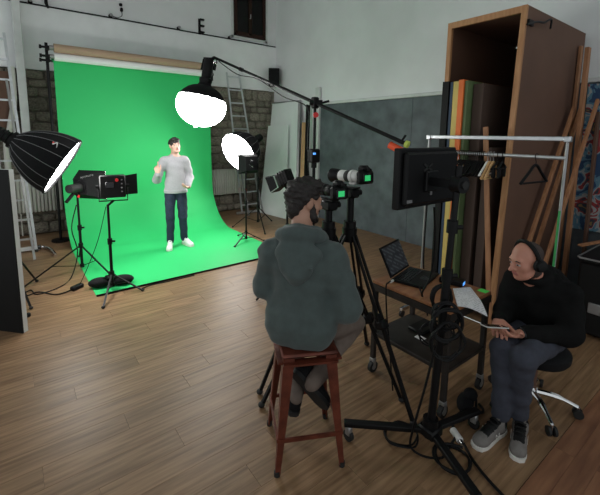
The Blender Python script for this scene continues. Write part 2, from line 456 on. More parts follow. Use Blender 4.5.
# radiators on the back wall
def radiator(x0, x1, label):
    t = thing('radiator', label, 'radiator', ((x0 + x1) / 2, BY - .1, 0.42), group='radiators on the stone wall')
    MB().box(((x0 + x1) / 2, BY - .06, .715), (x1 - x0, .02, .56)).build('back_plate', 'radiator_white', t)
    n = int((x1 - x0) / 0.055); w = (x1 - x0) / n
    first = None
    for i in range(n):
        c = MB().box((x0 + w * (i + .5), BY - .10, .715), (w * .86, .06, .58), bevel=.014).build('column', 'radiator_white', t) if first is None else None
        if first is None: first = c
        else:
            q = first.copy(); COL.objects.link(q); q.parent = t; q.location.x = w * i
    MB().box(((x0 + x1) / 2, BY - .09, 1.012), (x1 - x0, .10, .014), bevel=.003).build('top_grille', 'radiator_white', t)
    MB().cyl((x0 + .04, BY - .09, .43), (x0 + .04, BY - .09, .02), .011).build('pipe', 'radiator_white', t)
    return t
radiator(0.02, 0.70, 'cream column radiator on the stone wall behind the ladder with the white stabiliser bar')
radiator(3.60, 4.50, 'cream column radiator on the stone wall behind the second stepladder')

# cable along the ledge with bulb holders
ledge_pts = [(0.15, 3.985), (1.0, 3.985), (2.2, 3.99), (3.3, 3.985), (4.4, 3.99), (5.42, 3.985)]
tag(MB().tube([(x, BY - .04, z) for x, z in ledge_pts], .012, 6).build('ledge_cable', 'black_plastic'), 'thin dark cable running along the ledge of the white back wall', 'cable')
def bulb(x, label):
    t = thing('bulb_holder', label, 'lamp holder', (x, BY, 4.0), group='bulb holders on the wall ledge')
    MB().cyl((x, BY - .01, 4.02), (x, BY - .06, 4.03), .035, .03).build('socket', 'black_plastic', t)
    MB().ell((x, BY - .085, 4.03), (.028, .035, .028)).build('bulb', 'dull_steel', t)
bulb(0.45, 'small bulb holder on the wall ledge nearest the white post')
bulb(1.69, 'small bulb holder on the wall ledge below a hanging black plug')
bulb(2.99, 'small bulb holder on the wall ledge left of the black bracket')
bulb(4.17, 'small bulb holder on the wall ledge just below the dark window')
pl = thing('hanging_plug', 'black plug on a short looped lead above the wall ledge', 'plug', (1.89, BY - .03, 4.10))
MB().box((1.89, BY - .03, 4.17), (.05, .05, .07), bevel=.012).build('plug_body', 'black_plastic', pl)
MB().box((1.88, BY - .03, 4.26), (.055, .05, .05), bevel=.012).build('socket_end', 'black_plastic', pl)
MB().tube(smooth_path([(1.69, BY - .05, 4.03), (1.80, BY - .04, 4.01), (1.89, BY - .03, 4.06), (1.89, BY - .03, 4.14)]), .006, 6).build('lead', 'black_plastic', pl)
br = thing('wall_bracket', 'black E-shaped metal bracket on the white upper wall', 'bracket', (3.46, BY, 3.97))
MB().box((3.46, BY - .012, 4.13), (.05, .024, .34), bevel=.004).build('back_bar', 'black_metal', br)
for z in (4.02, 4.15, 4.28): MB().box((3.50, BY - .05, z), (.10, .06, .035), bevel=.006).build('prong', 'black_metal', br)
rd = MB(); rd.cyl((.673, BY - .085, 5.2), (.673, BY - .085, 4.02), .026); rd.cyl((.673, BY - .085, 4.02), (.70, BY - .09, 3.95), .026, .018)
tag(rd.build('hanging_rod', 'black_metal'), 'black rod coming down the upper wall above the paper rolls', 'rod')

# loudspeaker in the corner
sp = thing('loudspeaker', 'black loudspeaker mounted high in the corner of the white walls', 'speaker', (5.26, 7.93, 3.0))
Bs = basis((-.55, -.83, -.05))
MB().box((5.26, 7.93, 3.22), (.26, .42, .24), Bs, bevel=.012).build('cabinet', 'black_plastic', sp)
MB().box(vec(5.26, 7.93, 3.22) + Bs @ vec(0, 0, .123), (.23, .38, .008), Bs, bevel=.002).build('grille', 'black_fabric', sp)
MB().bar((5.30, 8.0, 3.22), (5.36, 8.12, 3.22), .05, .06).build('bracket', 'black_metal', sp)

# boards leaning in the corner
wd = thing('white_flat', 'tall white scenery flat leaning in the corner with grey metal edge', 'flat', (4.95, 7.2, 0))
MB().slab([(4.74, 7.58, 0), (5.32, 8.06, 2.60), (5.36, 7.05, 2.60), (4.86, 6.45, 0)], -.02).build('sheet', 'white_board', wd, smooth=False)
MB().bar((4.86, 6.43, 0.0), (5.36, 7.03, 2.61), .05, .05).build('metal_edge', 'dull_steel', wd, smooth=False)
MB().bar((5.31, 8.07, 2.61), (5.36, 7.03, 2.61), .03, .03).build('top_edge', 'dull_steel', wd, smooth=False)
wd2 = MB(); wd2.slab([(4.62, 7.55, 0), (5.15, 8.0, 2.05), (5.14, 7.12, 2.05), (4.72, 6.62, 0)], -.012)
tag(wd2.build('white_sheet', 'white_board', smooth=False), 'shorter white panel propped against the tall white flat', 'panel')
tb = MB(); tb.bar((4.98, 6.42, 0), (5.37, 6.86, 2.12), .09, .02)
tag(tb.build('tan_board', 'hanger_wood', smooth=False), 'narrow tan board leaning beside the white flat', 'board')
tb = MB(); tb.bar((5.00, 6.30, 0), (5.33, 6.66, 2.5), .10, .03)
tag(tb.build('black_board', 'case_black', smooth=False), 'narrow black board leaning between white flat and white batten', 'board')

# ================================================================== BACKDROP
GX0, GX1, GY = 0.655, 3.335, 7.42
def roll(z, y, r, m, label, core='white_paper'):
    t = thing('backdrop_roll', label, 'paper roll', ((GX0 + GX1) / 2, y, z - r))
    MB().cyl((GX0 + .01, y, z), (GX1 - .14, y, z), r, n=28).build('paper', m, t)
    MB().cyl((GX0 - .05, y, z), (GX1 + .02, y, z), r * .55).build('core_tube', 'dull_steel', t)
roll(3.16, GY - .12, .068, 'kraft_paper', 'brown paper backdrop roll, uppermost of the rolls above the green screen')
roll(3.03, GY - .10, .062, 'white_paper', 'white paper backdrop roll directly above the green screen')
gs = thing('green_screen', 'bright green vinyl backdrop hung from a roll and swept onto the floor', 'backdrop', ((GX0 + GX1) / 2, 6.0, 0))
prof = [(GY - .02, 3.0), (GY - .02, 2.6), (GY - .02, 2.0), (GY - .03, 1.4), (GY - .05, 1.0)]
for k in range(13):
    a = k / 12 * math.pi / 2; prof.append((GY - .05 - .85 * (1 - math.cos(a)), 0.92 - .90 * math.sin(a) - .012 * math.sin(a) ** 4))
prof += [(6.2, .006), (5.6, .006), (5.0, .006), (4.62, .006)]
V = []; F = []; nx = 14
for j, (yy, z) in enumerate(prof):
    for i in range(nx + 1):
        u = i / nx; x = GX0 + (GX1 - GX0) * u
        if j > 5: x += (0.0) * u
        wv = .004 * math.sin(u * 9 + j * .6) if 1 < j < 10 else 0
        fr = (-.0 + .06 * u) if j == len(prof) - 1 else 0
        V.append((x, yy + wv + fr, z))
for j in range(len(prof) - 1):
    for i in range(nx): a = j * (nx + 1) + i; F.append((a, a + 1, a + nx + 2, a + nx + 1))
k = len(V); V += [(x, yy + .003, z - .004) if z > .05 else (x, yy, .001) for x, yy, z in V]   # thickness
F += [tuple(i + k for i in reversed(f)) for f in F]
for j in range(len(prof) - 1):
    for i in (0, nx): a = j * (nx + 1) + i; F.append((a, a + nx + 1, a + nx + 1 + k, a + k))
for i in range(nx):
    for j in (0, len(prof) - 1): a = j * (nx + 1) + i; F.append((a, a + 1, a + 1 + k, a + k))
link_mesh('vinyl_sheet', V, F, 'green_vinyl', gs, angle=60)
MB().cyl((GX0 - .02, GY + .02, 3.0), (GX1 + .02, GY + .02, 3.0), .042, n=20).build('roll', 'green_back', gs)
ft = MB(); ft.bar((GX0, 4.605, .0115), (GX1, 4.665, .0115), .010, .022); ft.build('weight_strip', 'black_plastic', gs)
bs = thing('backdrop_stand', 'black pole with roll holders carrying the paper rolls and green screen', 'stand', (.575, GY, 0))
MB().cyl((.575, GY, 0.02), (.575, GY, 3.25), .022).build('pole', 'black_metal', bs)
MB().cyl((.575, GY, 0.0), (.575, GY, .03), .14).build('foot', 'black_metal', bs)
for z, yo in ((3.16, -.12), (3.03, -.10), (2.98, .02)):
    h = MB(); h.box((.59, GY + yo / 2, z), (.05, abs(yo) + .06, .05), bevel=.006); h.cyl((.50, GY + yo, z), (.66, GY + yo, z), .018)
    h.cyl((.47, GY + yo, z), (.50, GY + yo, z), .03)
    h.build('roll_holder', 'black_metal', bs)
bs2 = thing('roll_bracket', 'black roll holder bracket at the lantern end of the paper rolls', 'bracket', (3.37, GY, 2.94))
MB().box((3.37, GY - .04, 3.08), (.05, .06, .34), bevel=.006).build('plate', 'black_metal', bs2)
MB().bar((3.37, GY, 3.1), (3.37, BY + .0, 3.1), .04, .04).build('wall_arm', 'black_metal', bs2)
for z, yo in ((3.16, -.12), (3.03, -.10)): MB().cyl((3.20, GY + yo, z), (3.38, GY + yo, z), .03).build('spigot', 'black_metal', bs2)

# ================================================================== STUDIO LIGHTS
def light_stand(base, top, feet, label, hub=0.33, low=0.08, r=.014, group=None, name='light_stand', lean=(0, 0)):
    bx, by = base
    t = thing(name, label, 'stand', (bx, by, 0), group=group)
    T = vec(bx + lean[0], by + lean[1], top)
    b0 = vec(bx, by, low)
    MB().cyl(b0, b0 + (T - b0) * .55, r * 1.25).build('lower_tube', 'black_metal', t)
    MB().cyl(b0 + (T - b0) * .55, T, r).build('upper_tube', 'black_metal', t)
    c = b0 + (T - b0) * .55
    k = MB(); k.cyl(c - vec(0, 0, .035), c + vec(0, 0, .035), r * 1.9); k.cyl(c, c + vec(.05, -.03, 0), .012); k.build('clamp_knob', 'black_plastic', t)
    h = vec(bx, by, hub); MB().cyl(h - vec(0, 0, .03), h + vec(0, 0, .03), r * 2.1).build('collar', 'black_plastic', t)
    MB().cyl(b0 - vec(0, 0, .015), b0 + vec(0, 0, .03), r * 1.9).build('lower_collar', 'black_plastic', t)
    for fx, fy in feet:
        f = vec(fx, fy, .012); leg = MB(); leg.bar(h, f, .020, .011); l = leg.build('leg', 'black_metal', t)
        MB().ell(f + vec(0, 0, .004), (.020, .020, .016), n=10, m=6).build('rubber_foot', 'dark_rubber', l)
        m = h + (f - h) * .52; MB().bar(b0, m, .015, .008).build('brace', 'black_metal', t)
    return t
def dome(face, n, rad, depth, label, stand_label, facets=16, tail=.26, logo=True, ucol='black_fabric'):
    # deep faceted softbox: fabric shell on rods, white diffuser, lamp body behind
    face = vec(face); n = unit(n)
    t = thing('softbox', label, 'softbox', tuple(face - vec(0, 0, rad)))
    B = basis(n)
    prof = []
    for k in range(9):
        u = k / 8; prof.append((.085 + (rad - .085) * math.sin(u * math.pi / 2) ** .70, -depth * (1 - u) ** 1.0 * (1 - .10 * u)))
    prof.append((rad * 1.0, 0.018))
    sh = MB(); sh.lathe(prof, face, n, facets, cap=False); sh.lathe([(r_ - .006, h_) for r_, h_ in prof], face, n, facets, cap=False)
    shell = sh.build('fabric_shell', ucol, t, angle=12)
    for i in range(facets):
        a = 2 * math.pi * i / facets; e = vec(math.cos(a), math.sin(a), 0)
        MB().tube([face + B @ (e * (r_ + .0025) + vec(0, 0, h_)) for r_, h_ in prof], .0034, 5).build('seam', 'seam_grey', shell)
    d = MB(); d.lathe([(.001, -.012), (rad * .6, -.014), (rad * .985, -.016)], face + n * .012, n, facets, cap=False); d.lathe([(.001, -.022), (rad * .985, -.022)], face + n * .012, n, facets, cap=False)
    d.build('diffuser', 'light_face', t)
    MB().tube([face + n * .012 + B @ vec(rad * math.cos(2 * math.pi * i / facets), rad * math.sin(2 * math.pi * i / facets), 0) for i in range(facets)], .012, 6, closed=True).build('rim', 'black_fabric', t)
    bk = face - n * depth
    MB().cyl(bk + n * .02, bk - n * .03, .095, n=20).build('speed_ring', 'black_metal', t)
    lb = MB(); lb.cyl(bk - n * .03, bk - n * tail, .065, n=20); lamp = lb.build('lamp_body', 'black_plastic', t)
    for k in range(4):
        q = bk - n * (.06 + k * .045); MB().lathe([(.066, 0), (.072, .004), (.072, .010), (.066, .014)], q, n, 20, cap=False).build('cooling_fin', 'black_metal', lamp)
    return t, bk - n * (tail * .55), B, prof
# left dome
fc, nn = vec(.44, 4.93, 1.475), unit((.80, -.23, -.55))
dl, yk, Bd, prof = dome(fc, nn, .345, .50, 'large black dome softbox with grey seams beside the black and white board', None, tail=.34)
def dome_point(fc, Bd, prof, ang, u):
    k = u * (len(prof) - 2); i = int(k); w = k - i
    r_ = prof[i][0] * (1 - w) + prof[i + 1][0] * w; h_ = prof[i][1] * (1 - w) + prof[i + 1][1] * w
    return fc + Bd @ vec(r_ * math.cos(ang), r_ * math.sin(ang), h_), Bd @ vec(math.cos(ang), math.sin(ang), .5)
# the maker's mark on the side that faces the camera, close to the rim
cam_dir = unit(vec(0, 0, 1.86) - fc)
best = max(range(64), key=lambda k: unit(Bd @ vec(math.cos(k / 64 * 6.283), math.sin(k / 64 * 6.283), .35)) @ unit(cam_dir + vec(.0, 0, .75)))
pm, nm = dome_point(fc, Bd, prof, best / 64 * 6.283, .72)
nm = unit(nm); tx = unit(np.cross(np.cross(nm, nn), nm)); tx = unit(nn - nm * (nn @ nm)); ty = np.cross(nm, tx)
Bm = np.column_stack([tx, ty, nm])
mk = MB(); o_ = pm + nm * .012
mk.bar(o_ + Bm @ vec(-.026, -.024, 0), o_ + Bm @ vec(0, .028, 0), .010, .002, up=nm); mk.bar(o_ + Bm @ vec(.026, -.024, 0), o_ + Bm @ vec(0, .028, 0), .010, .002, up=nm)
mk.build('logo_mark', 'white_paint', dl, 'white chevron mark')
MB().cyl(o_ + Bm @ vec(-.030, -.004, -.002), o_ + Bm @ vec(-.030, -.004, .003), .009, n=10).build('logo_dot', 'red_plastic', dl, 'red dot')
light_stand((yk[0] - .04, yk[1] + .06), yk[2] - .10, [(yk[0] - .5, yk[1] - .2), (yk[0] + .25, yk[1] + .42), (yk[0] + .16, yk[1] - .42)], 'tall black light stand holding the large softbox beside the white post', hub=.7, low=.35)
yo = MB(); yo.cyl(yk - vec(.04, -.06, .10), yk - vec(.0, 0, .055), .016); yo.box(yk - vec(.03, -.045, .075), (.05, .05, .07), bevel=.008); yo.build('yoke', 'black_metal', dl)
# right dome
fc2, nn2 = vec(3.32, 6.17, 1.505), unit((-.85, -.27, -.42))
d2, yk2, B2, prof2 = dome(fc2, nn2, .395, .46, 'black dome softbox with a glowing face in front of the stepladder', None, tail=.22)
light_stand((yk2[0] + .02, yk2[1] + .02), yk2[2] - .09, [(3.42, 6.62), (4.34, 6.62), (3.66, 5.80)], 'black light stand under the softbox near the stepladder', hub=.42, low=.12)
yo = MB(); yo.cyl(yk2 - vec(-.02, -.02, .09), yk2 - vec(0, 0, .05), .016); yo.box(yk2 - vec(-.02, -.02, .07), (.05, .05, .06), bevel=.008); yo.build('yoke', 'black_metal', d2)

# small softbox with a mark, on its own low stand in front of the right dome
stA = light_stand((3.16, 5.62), 1.20, [(2.82, 5.40), (3.40, 5.42), (3.20, 5.98)], 'slim black stand set on the edge of the green floor sweep', hub=.16, low=.05, r=.011)
sm = thing('small_softbox', 'small black softbox with white lettering in front of the glowing dome', 'softbox', (3.16, 5.62, 1.19))
Bq = basis((.10, .98, -.08))
def frustum(mb, o, B, a, b, d):
    V = [vec(o) + B @ vec(x * a[0] / 2, y * a[1] / 2, 0) for x, y in ((-1, -1), (1, -1), (1, 1), (-1, 1))] + [vec(o) + B @ vec(x * b[0] / 2, y * b[1] / 2, d) for x, y in ((-1, -1), (1, -1), (1, 1), (-1, 1))]
    return mb.add(V, [(3, 2, 1, 0), (4, 5, 6, 7)] + [(i, (i + 1) % 4, 4 + (i + 1) % 4, 4 + i) for i in range(4)])
oq = vec(3.25, 5.60, 1.35)
frustum(MB(), oq - Bq @ vec(0, 0, .04), Bq, (.22, .24), (.34, .34), .20).build('fabric_box', 'black_fabric', sm, smooth=False)
MB().box(oq + Bq @ vec(0, 0, .165), (.33, .33, .012), Bq).build('diffuser', 'white_paper', sm, smooth=False)
MB().cyl(oq - Bq @ vec(0, 0, .04), oq - Bq @ vec(0, 0, .15), .045).build('lamp_body', 'black_plastic', sm)
MB().cyl((3.16, 5.62, 1.19), (3.20, 5.62, 1.32), .014).build('stud', 'black_metal', sm)
Bq_ = np.column_stack([-Bq[:, 0], Bq[:, 1], -Bq[:, 2]])
tilt = np.array(Matrix.Rotation(R(75), 3, 'Z'))
text_mesh('A//', .10, Bq_ @ tilt, oq - Bq @ vec(0, 0, .043), 'lettering', 'white_paint', sm, 'white lettering')

# two lamps aimed at the green from its left
light_stand((.66, 5.68), 1.02, [(-.02, 5.33), (.92, 5.22), (.70, 6.28)], 'black light stand with spread legs under the pyramid softbox', hub=.34, low=.05)
l1 = thing('pyramid_softbox', 'black pyramid softbox on a stand in front of the green screen', 'softbox', (.66, 5.68, 1.02))
n1 = unit((.72, .69, .0)); B1 = basis(n1); o1 = vec(.70, 5.70, 1.125)
frustum(MB(), o1, B1, (.20, .20), (.40, .40), .25).build('fabric_box', 'black_fabric', l1, smooth=False)
MB().box(o1 + n1 * .252, (.39, .39, .012), B1).build('diffuser', 'led_face', l1, smooth=False)
for sx in (-1, 1):
    for sy in (-1, 1): MB().tube([o1 + B1 @ vec(sx * .10, sy * .10, 0), o1 + B1 @ vec(sx * .20, sy * .20, .25)], .005, 5).build('rod', 'black_fabric', l1)
lb = MB(); lb.cyl(o1 + n1 * .01, o1 - n1 * .20, .055, n=18); lb.build('lamp_body', 'dark_rubber', l1)
MB().lathe([(.085, -.012), (.088, 0), (.085, .012)], o1, n1, 20).build('speed_ring', 'black_metal', l1)
MB().cyl((.66, 5.68, 1.01), o1 - n1 * .09 - vec(0, 0, .05), .016).build('bracket', 'black_metal', l1)
MB().bar(o1 - n1 * .10 + B1 @ vec(.0, -.05, 0), o1 - n1 * .26 + B1 @ vec(0, -.16, 0), .03, .03).build('handle', 'black_plastic', l1)
MB().cyl(o1 - n1 * .04 - vec(0, 0, .10), o1 - n1 * .04 - vec(0, 0, .13), .016).build('red_knob', 'red_plastic', l1)
text_mesh('aputure', .05, np.column_stack([unit(vec(.80, -.05, .16)), unit(vec(-.15, -.30, .9)), unit(vec(-.1, -.95, .3))]), o1 + vec(.07, -.115, .155), 'lettering', 'seam_grey', l1, 'pale lettering')

light_stand((.845, 4.72), 1.03, [(1.12, 4.47), (.66, 4.25), (.70, 5.03)], 'black light stand weighted by a sandbag under the flat panel lamp', hub=.20, low=.06)
l2 = thing('panel_lamp', 'flat black studio lamp with barn doors and a red knob before the green screen', 'lamp', (.845, 4.72, 1.02))
n2 = unit((.22, .97, .0)); B2_ = basis(n2); o2 = vec(.915, 4.745, 1.235)
MB().box(o2, (.27, .26, .10), B2_, bevel=.012).build('housing', 'black_plastic', l2)
MB().box(o2 + n2 * .052, (.24, .23, .006), B2_).build('led_face', 'led_face', l2, smooth=False)
for s, nm_ in ((-1, 'barn_door'),):
    a = o2 + n2 * .055 + B2_ @ vec(s * .135, 0, 0); e = a + B2_ @ vec(s * .13, 0, .10)
    up_ = B2_ @ vec(0, .115, 0)
    MB().slab([a - up_, a + up_, e + up_ * 1.08, e - up_ * 1.08], .006).build(nm_, 'black_metal', l2, smooth=False)
for s in ():
    a = o2 + n2 * .055 + B2_ @ vec(0, s * .13, 0); e = a + B2_ @ vec(0, s * .09, .12); up_ = B2_ @ vec(.12, 0, 0)
    MB().slab([a - up_, a + up_, e + up_ * 1.08, e - up_ * 1.08], .006).build('barn_door', 'black_metal', l2, smooth=False)
u = MB(); u.tube([o2 + B2_ @ vec(-.15, .0, 0), o2 + B2_ @ vec(-.15, -.17, 0), o2 + B2_ @ vec(.15, -.17, 0), o2 + B2_ @ vec(.15, 0, 0)], .009, 6); u.build('yoke', 'black_metal', l2)
MB().cyl(o2 + B2_ @ vec(0, -.17, 0), (.847, 4.72, 1.02), .014).build('stud', 'black_metal', l2)
for s in (-1, 1): MB().cyl(o2 + B2_ @ vec(s * .137, 0, 0), o2 + B2_ @ vec(s * .175, 0, 0), .02).build('side_knob', 'black_plastic', l2)
def back_pt(x, y): return o2 - n2 * .052 + B2_ @ vec(-x, y, 0)
MB().cyl(back_pt(.045, .075), back_pt(.045, .075) - n2 * .02, .018).build('red_knob', 'red_plastic', l2)
for k, yy in enumerate((.075, .03, -.015, -.06)): MB().box(back_pt(.095, yy), (.018, .014, .012), B2_, bevel=.003).build('button', 'seam_grey', l2)
MB().box(back_pt(-.03, .02), (.09, .07, .014), B2_, bevel=.004).build('display_box', 'black_gloss', l2)
# sandbag over a leg of that stand
sb = thing('sandbag', 'black sandbag lying over the legs of the panel lamp stand', 'sandbag', (.86, 4.70, 0))
for s in (-1, 1):
    V = MB(); V.ell((.86 + s * .12, 4.85 - s * .03, .062), (.13, .085, .06), np.array(Matrix.Rotation(R(-14), 3, 'Z')), n=16, m=10); V.build('pouch', 'black_fabric', sb)
MB().box((.86, 4.85, .118), (.12, .12, .02), bevel=.008).build('webbing', 'black_fabric', sb)

# lantern on its boom
PV = vec(2.61, 3.147, 2.19); TIP = vec(2.243, 4.82, 2.855); bd = unit(PV - TIP); CW = PV + bd * 1.12
bs_ = thing('boom_stand', 'tall black boom stand with long arm reaching over to the lantern lamp', 'stand', (PV[0], PV[1], 0))
for fx, fy in ((.55, .35), (-.55, .30), (.0, -.62)):
    MB().bar((PV[0], PV[1], .72), (PV[0] + fx, PV[1] + fy, .02), .026, .018).build('leg', 'black_metal', bs_)
    MB().bar((PV[0], PV[1], .25), (PV[0] + fx * .55, PV[1] + fy * .55, .34), .018, .01).build('brace', 'black_metal', bs_)
MB().cyl((PV[0], PV[1], .2), (PV[0], PV[1], 1.25), .022).build('lower_tube', 'black_metal', bs_)
MB().cyl((PV[0], PV[1], 1.25), PV - vec(0, 0, .05), .017).build('upper_tube', 'black_metal', bs_)
MB().cyl((PV[0], PV[1], .68), (PV[0], PV[1], .76), .035).build('collar', 'black_plastic', bs_)
MB().box((PV[0], PV[1], 1.63), (.11, .09, .15), bevel=.014).build('clamp', 'black_plastic', bs_)
MB().cyl((PV[0], PV[1], 1.50), (PV[0], PV[1], 1.59), .030).build('lock_collar', 'black_metal', bs_)
MB().box(vec(PV[0] - .035, PV[1] - .048, 1.655), (.03, .012, .02)).build('display', 'lcd_blue', bs_)
pv = MB(); pv.box(PV, (.07, .07, .12), bevel=.012); pv.cyl(PV + vec(-.05, .03, 0), PV + vec(.06, -.05, 0), .03); pv.cyl(PV + vec(.06, -.05, 0), PV + vec(.12, -.09, .02), .013); pv.build('pivot_clamp', 'black_metal', bs_)
MB().cyl(PV + vec(-.03, -.05, -.13), PV + vec(-.05, -.08, -.13), .028).build('red_lever', 'red_plastic', bs_)
MB().cyl(TIP, PV + bd * .30, .016).build('arm', 'black_metal', bs_); MB().cyl(PV - bd * .5, CW, .019).build('arm_tube', 'black_metal', bs_)
for s in (.62, .3): MB().cyl(TIP + (PV - TIP) * s, TIP + (PV - TIP) * (s + .03), .024).build('arm_collar', 'black_plastic', bs_)
MB().cyl(CW - bd * .17 - vec(0, 0, .075), CW - bd * .03 - vec(0, 0, .08), .034, n=16).build('counterweight', 'orange_plastic', bs_, 'orange counterweight')
MB().lathe([(.020, -.02), (.033, -.014), (.033, .014), (.02, .02)], CW + bd * .01, bd, 16).build('end_cap', 'lime_plastic', bs_, 'lime yellow end cap')
MB().cyl(CW - bd * .05, CW - bd * .05 + vec(.02, -.03, .06), .010).build('hook', 'black_metal', bs_)
cab_pts = smooth_path([TIP + bd * .1 - vec(0, 0, .022), TIP + bd * .5 - vec(0, 0, .08), TIP + bd * .9 - vec(0, 0, .024), PV - bd * .5 - vec(0, 0, .09), PV + vec(-.062, .05, -.05), PV + vec(-.066, .03, -.35), PV + vec(-.068, .02, -.62), PV + vec(-.03, .012, -.95)], 5)
tag(MB().tube(cab_pts, .006, 6).build('boom_cable', 'black_plastic'), 'thin black power cable following the boom arm', 'cable')
ax = unit((-.10, -.02, -.995))
ax = unit(vec(2.06, 4.845, 2.22) - vec(2.155, 4.83, 2.70)); LC = vec(2.06, 4.845, 2.215)
lt = thing('lantern_lamp', 'round glowing lantern lamp with black skirt hanging from the boom arm', 'lamp', tuple(LC - vec(0, 0, .26)))
rad = .325
whi = [(rad * math.cos(a), rad * .84 * math.sin(a)) for a in [R(-22 + k * 8) for k in range(15)]] + [(.002, rad * .84)]
MB().lathe(whi, LC, ax, 32, cap=False).build('diffuser', 'lantern_face', lt)
sk = [(rad * 1.012 * math.cos(R(a)), rad * .855 * math.sin(R(a))) for a in (-20, -28, -38, -48, -58, -66, -73)] + [(.075, -.30), (.072, -.34)]
MB().lathe(sk, LC, ax, 16, cap=False).build('skirt', 'black_fabric', lt)
MB().lathe([(.078, -.30), (.085, -.33), (.085, -.36), (.072, -.37)], LC, ax, 24).build('mount_ring', 'black_metal', lt)
MB().lathe([(.062, -.37), (.066, -.40), (.066, -.60), (.058, -.62)], LC, ax, 20).build('lamp_body', 'black_plastic', lt)
top = LC - ax * .60
yb = MB(); yb.bar(LC - ax * .48 + vec(.08, -.03, 0), top + vec(.09, -.02, .02), .02, .03); yb.bar(LC - ax * .48 - vec(.06, -.06, 0), top - vec(.05, -.05, -.02), .02, .03); yb.bar(top - vec(.055, -.055, -.03), top + vec(.09, -.02, .03), .02, .03)
yb.build('yoke', 'black_metal', lt)
MB().cyl(top + vec(.03, .0, .03), TIP + vec(0, 0, .0), .014).build('stud', 'black_metal', lt)
MB().ell(top + vec(.05, -.08, -.02), (.03, .025, .03)).build('silver_knob', 'chrome', lt)
MB().box(LC + ax * (rad * .85) + vec(-.03, 0, 0), (.05, .012, .03)).build('tab', 'white_paint', lt)

# small barn-door lamp behind the seated camera operator
bl_o = vec(2.55, 3.62, 1.335)
light_stand((2.60, 3.62), 1.20, [(2.95, 3.80), (2.35, 3.95), (2.55, 3.25)], 'thin black stand holding the small lamp with open barn doors', hub=.5, low=.2, r=.011)
b_ = thing('barn_door_lamp', 'small black lamp with open barn doors in front of the white panel', 'lamp', (2.60, 3.62, 1.20))
nb = unit((-.35, .85, -.42)); Bb = basis(nb)
MB().box(bl_o - nb * .01, (.15, .17, .18), Bb, bevel=.02).build('housing', 'black_plastic', b_)
for k in range(4): MB().box(bl_o - nb * (.085 - k * .035), (.16, .18, .008), Bb, bevel=.003).build('cooling_fin', 'black_metal', b_)
for s in (-1, 1):
    for axi in (0, 1):
        e1 = vec(1, 0, 0) if axi == 0 else vec(0, 1, 0); e2 = vec(0, 1, 0) if axi == 0 else vec(1, 0, 0)
        a = bl_o + nb * .08 + Bb @ (e1 * s * .08); e = a + Bb @ (e1 * s * .02 + vec(0, 0, .10)); w = Bb @ (e2 * .07)
        MB().slab([a - w, a + w, e + w * 1.3, e - w * 1.3], .005).build('barn_door', 'black_metal', b_, smooth=False)
MB().cyl((2.60, 3.62, 1.19), bl_o - vec(0, 0, .06), .013).build('yoke', 'black_metal', b_)

# cables and small things on the floor at the left
def cable(pts, r, label, m='black_plastic', name='cable', n=5): return tag(MB().tube(smooth_path(pts, n), r, 6).build(name, m), label, 'cable')
cable([(.64, 5.66, .9), (.56, 5.60, .6), (.60, 5.52, .3), (.50, 5.40, .02), (.35, 5.15, .008), (.12, 5.05, .008), (.06, 5.24, .008), (-.10, 5.0, .008)], .007, 'black cable looping from the pyramid softbox stand to the black and white board')
cable([(.83, 4.75, 1.0), (.74, 4.83, .6), (.62, 4.92, .25), (.53, 4.98, .03)], .004, 'thin straight lead from the panel lamp down to its power brick')
cable([(.47, 4.97, .012), (.30, 4.92, .008), (.14, 5.12, .008), (.02, 5.08, .008), (-.08, 5.25, .008), (-.18, 5.1, .008)], .007, 'black cable on the floor between power brick and black and white board')
pbk = MB(); pbk.box((.51, 4.985, .025), (.15, .065, .05), np.array(Matrix.Rotation(R(35), 3, 'Z')), bevel=.01); tag(pbk.build('power_brick', 'black_plastic'), 'black power brick lying on the floor by the panel lamp lead', 'power adapter')
fp = MB(); fp.box((.01, 4.49, .02), (.06, .045, .04), bevel=.01); tag(fp.build('cable_adapter', 'black_plastic'), 'tiny black adapter on the floor by the edge of the black and white board', 'adapter')
cable([(1.10, 4.52, .008), (1.25, 4.58, .008), (1.45, 4.575, .008), (1.8, 4.585, .008)], .006, 'thin black cable on the floor along the front edge of the green sweep')

# black and white board at the left
vf = thing('v_flat_board', 'tall foam board, black in front with a white edge', 'board', (-.3, 4.4, 0))
e0 = vec(-.026, 4.133, 0); e1 = vec(-.62, 4.79, 0); dn = unit(vec(.73, .67, 0))
MB().slab([e0, e1, e1 + vec(0, 0, 1.52), e0 + vec(0, 0, 1.52)], -.012).build('black_sheet', 'case_black', vf, smooth=False)
MB().slab([e0, e1, e1 + vec(0, 0, 1.52), e0 + vec(0, 0, 1.52)], .045).build('white_core', 'white_paint', vf, smooth=False)

# ================================================================== LADDERS
def lerp(a, b, t): return vec(a) + (vec(b) - vec(a)) * t
def ladder(bl, br, tl, tr, n, label, r=.018, feet=True, extra=None):
    t = thing('stepladder', label, 'ladder', tuple(lerp(bl, br, .5)))
    for a, b in ((bl, tl), (br, tr)):
        s = MB().bar(vec(a) + vec(0, 0, .03), b, r * 2, r * 1.2).build('rail', 'aluminium', t, smooth=False)
        MB().box(vec(a) + vec(0, 0, .02), (r * 2.6, r * 2.6, .04), bevel=.006).build('rubber_foot', 'dark_rubber', s)
    for k in range(n):
        u = (k + .7) / n
        MB().bar(lerp(bl, tl, u), lerp(br, tr, u), .03, .028).build('rung', 'aluminium', t, smooth=False)
    return t
lr = ladder((4.18, 7.62, 0), (4.70, 7.64, 0), (4.02, 7.99, 3.22), (4.33, 7.99, 3.22), 11, 'aluminium stepladder leaning on the stone wall beside the lit dome')
MB().bar((4.02, 7.58, .045), (4.60, 7.58, .045), .05, .05).build('stabiliser_bar', 'aluminium', lr, smooth=False)
